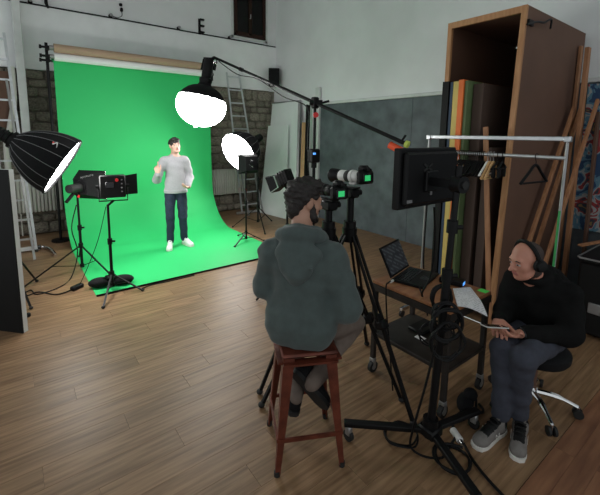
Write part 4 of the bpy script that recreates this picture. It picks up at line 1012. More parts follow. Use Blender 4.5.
# ================================================================== PEOPLE
class SDF:
    # signed-distance sculpting: smooth unions of tapered capsules and ellipsoids, meshed with surface nets
    def __init__(s, lo, hi, h):
        s.h = h; s.lo = vec(lo); n = np.ceil((vec(hi) - s.lo) / h).astype(int) + 1; s.n = n
        s.ax = [s.lo[k] + h * np.arange(n[k]) for k in range(3)]; s.f = np.full(n, 0.2, dtype=np.float32)
    def sub(s, lo, hi, m):
        i0 = np.clip(np.floor((vec(lo) - m - s.lo) / s.h).astype(int), 0, s.n); i1 = np.clip(np.ceil((vec(hi) + m - s.lo) / s.h).astype(int) + 1, 0, s.n)
        sl = tuple(slice(a, b) for a, b in zip(i0, i1))
        return sl, np.meshgrid(*[s.ax[k][sl[k]] for k in range(3)], indexing='ij')
    def blend(s, sl, d, k, op):
        f = s.f[sl]
        if op == 'add':
            if k <= 0: r = np.minimum(f, d)
            else: q = np.clip(k - np.abs(f - d), 0, None) / k; r = np.minimum(f, d) - q * q * k * .25
        else:
            if k <= 0: r = np.maximum(f, -d)
            else: q = np.clip(k - np.abs(f + d), 0, None) / k; r = np.maximum(f, -d) + q * q * k * .25
        s.f[sl] = r
    def cap(s, a, b, ra, rb=None, k=.02, op='add', flat=None):
        # tapered capsule; flat = (direction, factor) squashes the section along a direction
        a, b = vec(a), vec(b); rb = ra if rb is None else rb; m = max(ra, rb) * (1 if not flat else max(1, 1 / min(1, flat[1]))) + k + .02
        sl, (X, Y, Z) = s.sub(np.minimum(a, b), np.maximum(a, b), m)
        ba = b - a; l2 = ba @ ba + 1e-9
        px, py, pz = X - a[0], Y - a[1], Z - a[2]
        t = np.clip((px * ba[0] + py * ba[1] + pz * ba[2]) / l2, 0, 1)
        dx, dy, dz = px - ba[0] * t, py - ba[1] * t, pz - ba[2] * t
        if flat:
            n_ = unit(flat[0]); q = dx * n_[0] + dy * n_[1] + dz * n_[2]; e = (1 / flat[1] - 1)
            dx, dy, dz = dx + n_[0] * q * e, dy + n_[1] * q * e, dz + n_[2] * q * e
        d = np.sqrt(dx * dx + dy * dy + dz * dz) - (ra + (rb - ra) * t)
        s.blend(sl, d, k, op); return s
    def ell(s, c, r, k=.02, rot=None, op='add'):
        c, r = vec(c), vec(r); m = max(r) + k + .02; sl, (X, Y, Z) = s.sub(c, c, m)
        P = np.stack([X - c[0], Y - c[1], Z - c[2]], -1)
        if rot is not None: P = P @ np.array(rot)
        k0 = np.sqrt(((P / r) ** 2).sum(-1)); k1 = np.sqrt(((P / (r * r)) ** 2).sum(-1)) + 1e-9
        s.blend(sl, k0 * (k0 - 1) / k1, k, op); return s
    def ripple(s, amp, freq, seed=0, dirs=5):
        g = np.random.RandomState(seed); X, Y, Z = np.meshgrid(*s.ax, indexing='ij'); w = np.zeros_like(s.f)
        for _ in range(dirs):
            d = g.normal(size=3); d = d / np.linalg.norm(d) * freq * g.uniform(.6, 1.5); w += np.sin(X * d[0] + Y * d[1] + Z * d[2] + g.uniform(0, 6.28))
        s.f += (amp / math.sqrt(dirs) * w).astype(np.float32); return s
    def cut(s, o, n_, k=0):
        # keep the side n_ points away from
        o, n_ = vec(o), unit(n_); X, Y, Z = np.meshgrid(*s.ax, indexing='ij')
        s.f = np.maximum(s.f, (X - o[0]) * n_[0] + (Y - o[1]) * n_[1] + (Z - o[2]) * n_[2]).astype(np.float32); return s
    def carve(s, c, half, ang=0):
        # leave room for a box-shaped support
        X, Y, Z = np.meshgrid(*s.ax, indexing='ij'); q = R(ang); X, Y, Z = X - c[0], Y - c[1], Z - c[2]
        d = np.maximum.reduce([np.abs(X * math.cos(q) + Y * math.sin(q)) - half[0], np.abs(-X * math.sin(q) + Y * math.cos(q)) - half[1], np.abs(Z) - half[2]])
        s.f = np.maximum(s.f, -d).astype(np.float32); return s
    def mesh(s):
        f = s.f; nx, ny, nz = f.shape; ins = f < 0
        cs = (nx - 1, ny - 1, nz - 1); cnt = np.zeros(cs, np.float32); acc = np.zeros(cs + (3,), np.float32)
        off = [(i, j, k) for i in (0, 1) for j in (0, 1) for k in (0, 1)]
        def cor(o): return (slice(o[0], o[0] + cs[0]), slice(o[1], o[1] + cs[1]), slice(o[2], o[2] + cs[2]))
        ic = sum(ins[cor(o)].astype(np.int8) for o in off); act = (ic > 0) & (ic < 8)
        for a in off:
            for ax in range(3):
                if a[ax] == 0:
                    b = list(a); b[ax] = 1; fa, fb = f[cor(a)], f[cor(b)]; ch = (ins[cor(a)] != ins[cor(b)]) & act
                    I = np.nonzero(ch); t = fa[I] / (fa[I] - fb[I]); p = np.tile(np.array(a, np.float32), (len(t), 1)); p[:, ax] = t
                    acc[I] += p; cnt[I] += 1
        I = np.nonzero(act); idx = np.full(cs, -1, np.int64); idx[I] = np.arange(len(I[0]))
        V = s.lo + s.h * (np.stack(I, -1) + acc[I] / cnt[I][:, None])
        F = []
        for ax in range(3):
            o1, o2 = [k for k in range(3) if k != ax]
            sa = [slice(None)] * 3; sb = [slice(None)] * 3; sa[ax] = slice(0, -1); sb[ax] = slice(1, None)
            for o_ in (o1, o2): sa[o_] = slice(1, -1); sb[o_] = slice(1, -1)
            A, Bn = ins[tuple(sa)], ins[tuple(sb)]; E = np.nonzero(A != Bn); base = [E[0].copy(), E[1].copy(), E[2].copy()]
            base[o1] += 1; base[o2] += 1
            q = []
            for d1, d2 in ((-1, -1), (0, -1), (0, 0), (-1, 0)):
                c = [base[0], base[1], base[2]]; c[o1] = base[o1] + d1; c[o2] = base[o2] + d2; q.append(idx[tuple(c)])
            F.append(np.stack(q, -1))
        F = np.concatenate(F); F = F[(F >= 0).all(1)]
        return V, F
    def build(s, name, material, parent, regions=None, angle=180):
        # vertices are in the local space of the parent's root; regions: (test function, slot) pairs for face materials
        V, F = s.mesh(); me = bpy.data.meshes.new(name); me.from_pydata(V.tolist(), [], F.tolist())
        bm = bmesh.new(); bm.from_mesh(me); bmesh.ops.recalc_face_normals(bm, faces=bm.faces)
        for _ in range(2): bmesh.ops.smooth_vert(bm, verts=bm.verts, factor=.35, use_axis_x=True, use_axis_y=True, use_axis_z=True)
        bm.to_mesh(me); bm.free()
        me.polygons.foreach_set('use_smooth', [True] * len(me.polygons))
        for m in (material if isinstance(material, (list, tuple)) else [material]): me.materials.append(MATS[m])
        if regions:
            C = np.zeros(len(me.polygons) * 3); me.polygons.foreach_get('center', C); C = C.reshape(-1, 3)
            mi = np.zeros(len(me.polygons), np.int32)
            for fn, slot in regions: mi[fn(C)] = slot
            me.polygons.foreach_set('material_index', mi)
        o = bpy.data.objects.new(name, me); COL.objects.link(o); o.parent = parent
        return o
def Rz(a): return np.array(Matrix.Rotation(R(a), 3, 'Z'))
def Rx(a): return np.array(Matrix.Rotation(R(a), 3, 'X'))
def Ry(a): return np.array(Matrix.Rotation(R(a), 3, 'Y'))
def head_sdf(s, c, H, neck, open_mouth=0.0, nose=1.0):
    c = vec(c); p = lambda x, y, z: c + H @ vec(x, y, z)
    s.ell(p(0, -.012, .030), (.076, .096, .086), .02, H); s.ell(p(0, .022, -.030), (.061, .072, .082), .03, H)
    s.cap(p(-.030, .040, -.083), p(.030, .040, -.083), .026, .026, .03); s.ell(p(0, .062, -.098), (.028, .024, .020), .025, H)
    s.ell(p(-.040, .052, -.025), (.024, .025, .024), .02, H); s.ell(p(.040, .052, -.025), (.024, .025, .024), .02, H)
    s.cap(p(-.036, .078, .018), p(.036, .078, .018), .012, .012, .02)
    for e in (-1, 1): s.ell(p(e * .031, .100, -.002), (.018, .014, .012), .012, H, op='sub'); s.ell(p(e * .031, .078, -.003), (.013, .013, .012), .006, H)
    s.cap(p(0, .088, .006), p(0, .112 * nose, -.034), .008, .012, .012); s.cap(p(-.012, .096, -.038), p(.012, .096, -.038), .0085, .0085, .008)
    s.cap(p(-.018, .086, -.060), p(.018, .086, -.060), .0075, .0075, .008); s.cap(p(-.015, .085, -.071), p(.015, .085, -.071), .008, .008, .006)
    if open_mouth: s.ell(p(0, .097, -.0655), (.012, .010, .005 + open_mouth), .004, H, op='sub')
    for e in (-1, 1):
        s.ell(p(e * .079, -.006, -.006), (.009, .021, .032), .008, H @ Ry(e * 12)); s.ell(p(e * .090, -.002, -.004), (.006, .010, .017), .006, H, op='sub')
    s.cap(p(0, -.022, -.055), neck, .054, .058, .03)
def face_regions(c, H):
    c = vec(c)
    def loc(C): return (C - c) @ H
    lips = lambda C: (np.abs(loc(C)[:, 0]) < .023) & (np.abs(loc(C)[:, 2] + .0655) < .0125) & (loc(C)[:, 1] > .082)
    eyes = lambda C: (np.abs(np.abs(loc(C)[:, 0]) - .031) < .0125) & (np.abs(loc(C)[:, 2] + .003) < .0065) & (loc(C)[:, 1] > .07)
    return lips, eyes
def face_parts(parent, c, H, brow='hair_black'):
    Rm = np.array(ROOT[root_of(parent).name]); w = lambda q: Rm[:3, :3] @ q + Rm[:3, 3]
    c = vec(c); p = lambda x, y, z: w(c + H @ vec(x, y, z)); B = Rm[:3, :3] @ H
    for e in (-1, 1):
        m = MB(); m.ell(p(e * .031, .0885, -.003), (.0055, .004, .0055), B, 8, 6); m.build('iris', 'black_gloss', parent)
        m = MB(); m.tube([p(e * .014, .0905, .016), p(e * .030, .0915, .021), p(e * .047, .082, .015)], .0038, 6); m.build('eyebrow', brow, parent)
def hand(s, wrist, d, n_, thumb, curls=(20, 25, 30, 35), spread=.06, scale=1.0, tcurl=25, tout=.8):
    # d: wrist to fingertips; n_: out of the back of the hand; thumb: +1/-1 side
    d = unit(d); n_ = unit(vec(n_) - d * (vec(n_) @ d)); t = np.cross(d, n_) * thumb; w = vec(wrist); S = scale
    s.cap(w, w + d * .03 * S, .024 * S, .026 * S, .012, flat=(n_, .75))
    base = []
    for j, (o_, l_) in enumerate(((.031, .078), (.011, .084), (-.010, .080), (-.029, .071))):
        k_ = w + t * o_ * S + d * l_ * S; base.append(k_); s.cap(w + t * o_ * .6 * S + d * .015 * S, k_, .0145 * S, .0118 * S, .012)
    for j, (k_, L) in enumerate(zip(base, (.92, 1.0, .94, .76))):
        dr = unit(d + t * spread * (1.5 - j) * .9); p = k_; a = 0
        for q, (ln, r0, r1) in enumerate(((.043, .0105, .0095), (.026, .0095, .0088), (.021, .0088, .0072))):
            a += curls[j] * (1.0 if q == 0 else 1.15); v = dr * math.cos(R(a)) - n_ * math.sin(R(a)); e = p + v * ln * L * S
            s.cap(p, e, r0 * S, r1 * S, .003); p = e
    p = w + d * .022 * S + t * .026 * S; v = unit(t * tout + d * .75 - n_ * .35); e = p + v * .045 * S; s.cap(p, e, .0165 * S, .0115 * S, .012)
    v2 = unit(v * math.cos(R(tcurl)) + d * math.sin(R(tcurl))); e2 = e + v2 * .030 * S; s.cap(e, e2, .0112 * S, .0098 * S, .004); s.cap(e2, e2 + v2 * .022 * S, .0098 * S, .008 * S, .004)
def shoe(parent, heel, toe, up, name_mats, lace=True, length=.29, logo=None, stripe=None, dark=None):
    # heel and toe: points under the foot in the local space of the person; up: the foot's upward direction
    um, sm_, lm = name_mats; heel = vec(heel); f = unit(vec(toe) - heel); up = unit(vec(up) - f * (vec(up) @ f)); x = np.cross(f, up); B = np.column_stack([x, f, up])
    P = lambda a, b, c: heel + B @ vec(a, b, c); L = length
    lo = np.min([P(a, b, c) for a in (-.08, .08) for b in (-.08, L + .06) for c in (-.05, .20)], 0); hi = np.max([P(a, b, c) for a in (-.08, .08) for b in (-.08, L + .06) for c in (-.05, .20)], 0)
    s = SDF(lo, hi, .006)
    s.ell(P(0, .045, .050), (.036, .048, .045), .02, B); s.ell(P(0, .16, .042), (.042, .10, .038), .03, B); s.ell(P(0, .235, .034), (.045, .052, .030), .03, B)
    s.cap(P(0, .055, .06), P(0, .045, .115), .040, .041, .03); s.cap(P(0, .07, .10), P(0, .17, .062), .030, .028, .03); s.cut(P(0, 0, .012), -up); s.cut(P(0, .05, .105), up)
    q_ = lambda C: (C - heel) @ B
    u = s.build('shoe', [um, dark or um], parent, [(lambda C: (q_(C)[:, 1] > .075) & (q_(C)[:, 1] < .215) & (q_(C)[:, 2] > .052) & (np.abs(q_(C)[:, 0]) < .030), 1), (lambda C: (q_(C)[:, 1] < .06) & (q_(C)[:, 2] > .065), 1)])
    Rm = np.array(ROOT[root_of(parent).name]); W = lambda q: Rm[:3, :3] @ q + Rm[:3, 3]; Bw = Rm[:3, :3] @ B
    out = [(.030, .0), (.037, .03), (.036, .09), (.043, .17), (.047, .23), (.038, .275), (.015, .292)]; poly = out + [(-a, b) for a, b in reversed(out)]; poly += [(-.018, -.010), (.018, -.010)]
    m = MB(); m.prism(poly, Bw, W(P(0, 0, 0)), .024); m.build('sole', sm_, u)
    if lace:
        for k in range(4):
            b = .100 + k * .028; z = .122 - k * .0125; m = MB(); m.tube([W(P(-.030, b, z - .020)), W(P(-.014, b + .003, z)), W(P(.014, b + .003, z)), W(P(.030, b, z - .020))], .0055, 6); m.build('lace', lm, u)
        m = MB(); m.ell(W(P(0, .078, .128)), (.028, .012, .024), Bw, 10, 7); m.build('tongue', lm if stripe is None else stripe, u)
    if logo:
        for e in (-1, 1):
            Bl = np.column_stack([Bw[:, 1] * e, Bw[:, 2], Bw[:, 0] * e])
            text_mesh(logo, .055, Bl, W(P(e * .0445, .135, .045)), 'side_letter', 'sole_white', u, 'pale side letter')
    return u

# ------------------------------------------------------------------ presenter on the green sweep
def presenter():
    loc = (2.09, 6.02, .008); face_dir = unit((-2.09 + .55, -6.0, 0)); rz = math.atan2(face_dir[1], face_dir[0]) - math.pi / 2
    t = thing('person', 'standing man in grey sweater, dark jeans and white trainers talking before the green screen', 'person', loc, rz)
    H = Rz(16) @ Rx(7) @ Ry(4); hc = (-.005, .02, 1.645); nb = (0, -.02, 1.46)
    shR, shL = (.165, -.02, 1.405), (-.165, -.02, 1.405); elR, elL = (.285, .0, 1.105), (-.230, -.05, 1.12); wrR, wrL = (.268, .165, 1.225), (-.175, .155, .985)
    hipR, hipL, knR, knL, anR, anL = (.085, 0, .90), (-.085, 0, .90), (.105, .06, .49), (-.10, .02, .49), (.11, .06, .09), (-.115, -.04, .09)
    s = SDF((-.42, -.2, .03), (.42, .42, 1.80), .0062)
    head_sdf(s, hc, H, nb, open_mouth=.004)
    s.cap(nb, (0, -.01, 1.2), .06, .11, .04); s.cap((0, -.01, 1.25), (0, 0, .95), .11, .12, .04, flat=((0, 1, 0), .75))
    for a, b, c in ((shR, elR, wrR), (shL, elL, wrL)): s.cap(nb, a, .05, .05, .04); s.cap(a, b, .045, .038, .03); s.cap(b, c, .037, .025, .02)
    for a, b, c in ((hipR, knR, anR), (hipL, knL, anL)): s.cap(a, b, .075, .05, .03); s.cap(b, c, .045, .035, .03)
    hand(s, wrR, (.22, .08, .95), (.30, .90, -.1), 1, curls=(4, 60, 66, 70), tout=.5, tcurl=60, scale=1.08)
    hand(s, wrL, (.55, .75, .15), (.10, -.1, -1), 1, curls=(14, 18, 22, 26), scale=1.08)
    lips, eyes = face_regions(hc, H)
    b = s.build('body', ['skin_light', 'lips', 'eye_white'], t, [(lips, 1), (eyes, 2)])
    face_parts(b, hc, H)
    # hair
    h = SDF((-.13, -.14, 1.55), (.13, .16, 1.81), .0055); c = vec(hc); p = lambda x, y, z: c + H @ vec(x, y, z)
    h.ell(p(0, -.014, .042), (.089, .106, .092), .02, H); h.ell(p(.012, .055, .098), (.060, .045, .030), .02, H); h.ell(p(-.03, .065, .085), (.035, .030, .022), .015, H)
    h.ell(p(.0, .105, -.055), (.064, .092, .094), .010, H, op='sub'); h.ell(p(0, .05, -.095), (.12, .070, .075), .01, H, op='sub'); h.cut(p(0, -.05, -.060), H @ vec(0, .35, -1)); h.ripple(.004, 130, 2)
    h.build('hair', 'hair_black', t)
    # sweater
    w = SDF((-.44, -.26, .84), (.44, .36, 1.56), .008)
    w.cap((0, -.005, 1.30), (0, .005, 1.02), .150, .150, .05, flat=((0, 1, 0), .74)); w.cap((-.10, -.015, 1.40), (.10, -.015, 1.40), .080, .080, .06); w.cap((0, 0, 1.05), (0, 0, .90), .158, .186, .03, flat=((0, 1, 0), .66))
    w.cap((0, -.02, 1.44), (0, -.018, 1.475), .072, .066, .03)
    for a, bb, cc in ((shR, elR, wrR), (shL, elL, wrL)): w.cap(a, bb, .070, .062, .05); w.cap(bb, lerp(bb, cc, .88), .062, .044, .03); w.cap(lerp(bb, cc, .82), lerp(bb, cc, .95), .040, .036, .01)
    w.ripple(.0045, 42, 4); w.cap(hc, vec(0, -.018, 1.50), .054, .054, .012, op='sub'); w.cut((0, 0, .895), (0, 0, -1))
    sw = w.build('sweater', 'sweater_grey', t)
    bd_ = SDF((-.22, -.18, .86), (.22, .18, .98), .007); bd_.cap((0, 0, 1.0), (0, 0, .80), .186, .182, .02, flat=((0, 1, 0), .68)); bd_.cut((0, 0, .885), (0, 0, -1)); bd_.cut((0, 0, .94), (0, 0, 1)); bd_.build('hem_band', 'sweater_grey', sw)
    # jeans
    j = SDF((-.24, -.2, .06), (.24, .24, 1.0), .008)
    j.cap((-.045, 0, .92), (.045, 0, .92), .108, .108, .05, flat=((0, 1, 0), .85))
    for a, bb, cc in ((hipR, knR, anR), (hipL, knL, anL)): j.cap(a, bb, .088, .070, .03); j.cap(bb, lerp(bb, cc, .96), .068, .056, .02)
    j.ripple(.004, 55, 6); j.cut((0, 0, .955), (0, 0, 1)); j.build('jeans', 'jeans_navy', t)
    shoe(t, (.105, .005, 0), (.155, .28, 0), (0, 0, 1), ('shoe_white', 'sole_white', 'shoe_white')); shoe(t, (-.10, -.09, 0), (-.215, .16, 0), (0, 0, 1), ('shoe_white', 'sole_white', 'shoe_white'))
presenter()

# ------------------------------------------------------------------ stool and camera operator
SC = vec(1.282, 1.597, 0); SR = R(-26.6)
st = thing('bar_stool', 'rust red metal bar stool under the man in the hoodie', 'stool', tuple(SC), SR)
FS = Matrix.Translation(SC) @ Matrix.Rotation(SR, 4, 'Z')
m = MB(FS); m.box((0, 0, .672), (.315, .315, .022), bevel=.012); m.build('seat', 'stool_red', st)
for a, b, w_ in (((-.15, -.15), (.15, -.15), 0), ((.15, -.15), (.15, .15), 0), ((.15, .15), (-.15, .15), 0), ((-.15, .15), (-.15, -.15), 0)):
    m = MB(FS); m.bar((a[0], a[1], .635), (b[0], b[1], .635), .055, .012); m.build('seat_skirt', 'stool_red', st, smooth=False)
for sx in (-1, 1):
    for sy in (-1, 1):
        m = MB(FS); a = vec(sx * .148, sy * .148, .66); b = vec(sx * .196, sy * .196, .012)
        # folded sheet-metal leg: wide at the top, tapering
        ux, uy = vec(-sx, 0, 0), vec(0, -sy, 0)
        V = []
        for p_, w_ in ((a, .062), (lerp(a, b, .5), .046), (b, .028)): V += [p_ + ux * w_, p_, p_ + uy * w_, p_ + uy * w_ + ux * .010, p_ + ux * .010 + uy * .010, p_ + ux * w_ + uy * .010]
        F_ = [tuple(range(5, -1, -1)), tuple(range(12, 18))] + [(q * 6 + i, q * 6 + (i + 1) % 6, (q + 1) * 6 + (i + 1) % 6, (q + 1) * 6 + i) for q in range(2) for i in range(6)]
        m.add(V, F_); l = m.build('leg', 'stool_red', st, smooth=False)
        m = MB(FS); m.cyl(b + vec(-sx * .011, -sy * .011, -.012), b + vec(-sx * .011, -sy * .011, .016), .017); m.build('rubber_foot', 'dark_rubber', l)
for a, b in (((-1, -1), (1, -1)), ((1, -1), (1, 1)), ((1, 1), (-1, 1)), ((-1, 1), (-1, -1))):
    m = MB(FS); z = .205; q = .182; m.bar((a[0] * q, a[1] * q, z), (b[0] * q, b[1] * q, z), .012, .022); m.build('crossbar', 'stool_red', st, smooth=False)

def operator():
    SEAT = ((.0156, .0041, .632), (.168, .168, .050), 22.8)
    rz = R(40.6) - math.pi / 2
    t = thing('person', 'bearded man in a grey-green hoodie sitting on the bar stool with his back turned', 'person', (1.268, 1.607, 0), rz)
    H = Rz(-50) @ Rx(-7); hc = (-.015, .095, 1.475); nb = (-.015, .03, 1.30)
    shR, shL = (.175, .01, 1.175), (-.180, .01, 1.185); elR, elL = (.255, -.03, .92), (-.232, .05, .97); wrR, wrL = (.215, .185, .770), (-.10, .26, .85)
    hipR, hipL, knR, knL, anR, anL = (.09, .02, .775), (-.09, .02, .775), (.275, .345, .640), (-.12, .33, .60), (.085, -.04, .46), (-.035, .0, .335)
    s = SDF((-.42, -.18, .20), (.42, .52, 1.62), .0062)
    head_sdf(s, hc, H, nb)
    s.cap(nb, (0, 0, 1.0), .06, .11, .04); s.cap((0, 0, 1.05), (0, 0, .80), .11, .12, .04, flat=((0, 1, 0), .8))
    for a, b, c in ((shR, elR, wrR), (shL, elL, wrL)): s.cap(nb, a, .05, .05, .04); s.cap(a, b, .045, .038, .03); s.cap(b, c, .037, .026, .02)
    for a, b, c in ((hipR, knR, anR), (hipL, knL, anL)): s.cap(a, b, .075, .05, .03); s.cap(b, c, .045, .035, .03)
    hand(s, wrR, (.2, .75, -.45), (.25, .45, .85), -1, curls=(28, 32, 34, 36), scale=1.05); hand(s, wrL, (.2, .8, -.3), (-.2, .4, .9), 1, curls=(28, 32, 34, 36), scale=1.05)
    s.carve(*SEAT); lips, eyes = face_regions(hc, H)
    b = s.build('body', ['skin_tan', 'lips', 'eye_white'], t, [(lips, 1), (eyes, 2)]); face_parts(b, hc, H)
    c = vec(hc); p = lambda x, y, z: c + H @ vec(x, y, z)
    h = SDF((-.16, -.06, 1.36), (.14, .24, 1.64), .0055)
    h.ell(p(0, -.020, .050), (.088, .106, .090), .02, H); h.ell(p(0, .045, .105), (.062, .055, .036), .025, H); h.ell(p(0, -.070, -.015), (.066, .044, .085), .03, H)
    h.ell(p(0, .095, -.045), (.095, .090, .100), .015, H, op='sub')
    for e in (-1, 1): h.ell(p(e * .090, .002, -.014), (.036, .034, .044), .008, H, op='sub')
    h.ripple(.006, 150, 5, 7); h.build('hair', 'hair_curly', t)
    d = SDF((-.12, -.02, 1.33), (.14, .24, 1.52), .005)
    d.cap(p(-.050, .030, -.082), p(-.020, .066, -.098), .026, .024, .02); d.cap(p(.050, .030, -.082), p(.020, .066, -.098), .026, .024, .02); d.ell(p(0, .070, -.100), (.034, .026, .026), .02, H)
    for e in (-1, 1): d.cap(p(e * .068, .010, .005), p(e * .055, .034, -.080), .012, .024, .015)
    d.cap(p(-.022, .090, -.050), p(.022, .090, -.050), .0075, .0075, .01); d.ell(p(0, .098, -.066), (.020, .02, .010), .004, H, op='sub'); d.ripple(.0025, 220, 8)
    d.build('beard', 'hair_curly', t)
    # hoodie
    Mo = np.array(ROOT[t.name]); W_ = lambda *q: Mo[:3, :3] @ vec(*q) + Mo[:3, 3]
    w = SDF((-.46, -.30, .62), (.46, .34, 1.44), .0085)
    w.cap((0, -.005, 1.09), (0, -.005, .84), .162, .172, .06, flat=((0, 1, 0), .80)); w.cap((-.10, .005, 1.175), (.10, .005, 1.175), .092, .092, .08); w.cap((-.06, -.02, .79), (.06, -.02, .79), .150, .150, .06, flat=((0, 1, 0), .92))
    w.cap((-.015, .03, 1.29), (0, .01, 1.20), .085, .12, .06)
    for a, bb, cc in ((shR, elR, wrR), (shL, elL, wrL)): w.cap(a, bb, .086, .074, .06); w.cap(bb, lerp(bb, cc, .86), .074, .056, .04); w.cap(lerp(bb, cc, .78), lerp(bb, cc, .92), .048, .044, .01)
    w.cap(vec(hc) - vec(.0, .06, .0), (-.012, .012, 1.27), .052, .060, .02, op='sub')
    w.ripple(.004, 24, 9, 6); w.ripple(.004, 65, 3, 5); w.carve(*SEAT); w.cut((0, 0, .668), (0, 0, -1))
    hd_ = w.build('hoodie', 'hoodie_green', t)
    # the hood lies folded round the neck and hangs down the back
    g = SDF((-.24, -.24, 1.02), (.22, .26, 1.44), .007); an = np.linspace(0, 2 * math.pi, 25)
    ring = lambda a, r, z, tl: vec(-.015 + r * math.cos(a), .045 + r * 1.12 * math.sin(a), z - tl * math.sin(a))
    for a, a2 in zip(an[:-1], an[1:]):
        g.cap(ring(a, .118, 1.275, .055), ring(a2, .118, 1.275, .055), .034 - .006 * math.sin(a), .034 - .006 * math.sin(a2), .015)
        g.cap(ring(a, .094, 1.318, .045), ring(a2, .094, 1.318, .045), .018, .018, .006)
    g.ell((-.012, -.098, 1.225), (.132, .052, .075), .025); g.ell((-.012, -.125, 1.165), (.098, .040, .085), .025, Rx(-8)); g.cap((-.012, -.135, 1.12), (-.012, -.128, 1.09), .05, .035, .03)
    for e in (-1, 1): g.cap((e * .105 - .012, -.055, 1.255), (e * .020 - .012, -.160, 1.125), .016, .013, .012)
    g.cap((-.10, -.10, 1.20), (.08, -.150, 1.165), .012, .010, .012)
    g.cap(vec(hc) - vec(.0, .05, .0), (-.012, .03, 1.24), .064, .068, .012, op='sub'); g.ripple(.003, 55, 21, 5)
    g.build('hood', 'hoodie_green', hd_)
    for e in (-1, 1):
        c_ = MB(); c_.tube(smooth_path([W_(e * .03 - .015, .19, 1.22), W_(e * .04 - .015, .195, 1.12), W_(e * .035 - .015, .19, 1.04)]), .004, 6); c_.build('drawstring', 'hoodie_green', hd_)
    # trousers
    j = SDF((-.30, -.20, .22), (.40, .54, .90), .008)
    j.cap((-.06, -.02, .775), (.06, -.02, .775), .11, .11, .05)
    for a, bb, cc in ((hipR, knR, anR), (hipL, knL, anL)): j.cap(a, bb, .098, .076, .04); j.cap(bb, lerp(bb, cc, 1.04), .068, .046, .02)
    j.ripple(.005, 45, 12); j.carve(*SEAT)
    j.build('trousers', 'trousers_taupe', t)
    shoe(t, (-.035, -.07, .50), (.14, -.04, .30), (.35, .85, .35), ('black_fabric', 'dark_rubber', 'black_fabric')); shoe(t, (-.035, -.055, .225), (-.065, .21, .225), (0, 0, 1), ('black_fabric', 'dark_rubber', 'black_fabric'))
operator()

# ------------------------------------------------------------------ swivel chair and man with headphones
HC = vec(2.77, .92, 0)
ch = thing('swivel_stool', 'black padded swivel stool with chrome five-arm base', 'stool', tuple(HC))
for k in range(5):
    a = R(-134 + 72 * k); d = vec(math.cos(a), math.sin(a), 0)
    l = MB().tube(smooth_path([HC + vec(0, 0, .115) + d * .02, HC + d * .15 + vec(0, 0, .110), HC + d * .27 + vec(0, 0, .072)], 4), [.020] * 5 + [.013] * 4, 8).build('base_arm', 'chrome', ch)
    c = HC + d * .275 + vec(0, 0, .030); sd = vec(-d[1], d[0], 0)
    for e in (-1, 1): MB().cyl(c + sd * e * .010, c + sd * e * .026, .030, n=14).build('castor', 'dark_rubber', l)
    MB().cyl(c + vec(0, 0, .01), c + vec(0, 0, .045), .009).build('castor_stem', 'chrome', l)
MB().cyl(HC + vec(0, 0, .085), HC + vec(0, 0, .15), .035).build('hub', 'chrome', ch); MB().cyl(HC + vec(0, 0, .14), HC + vec(0, 0, .34), .025).build('gas_lift', 'cabinet_brown', ch)
MB().lathe([(.06, .34), (.19, .375), (.205, .40), (.205, .435), (.18, .455), (.001, .46)], HC, (0, 0, 1), 28).build('seat', 'black_fabric', ch)

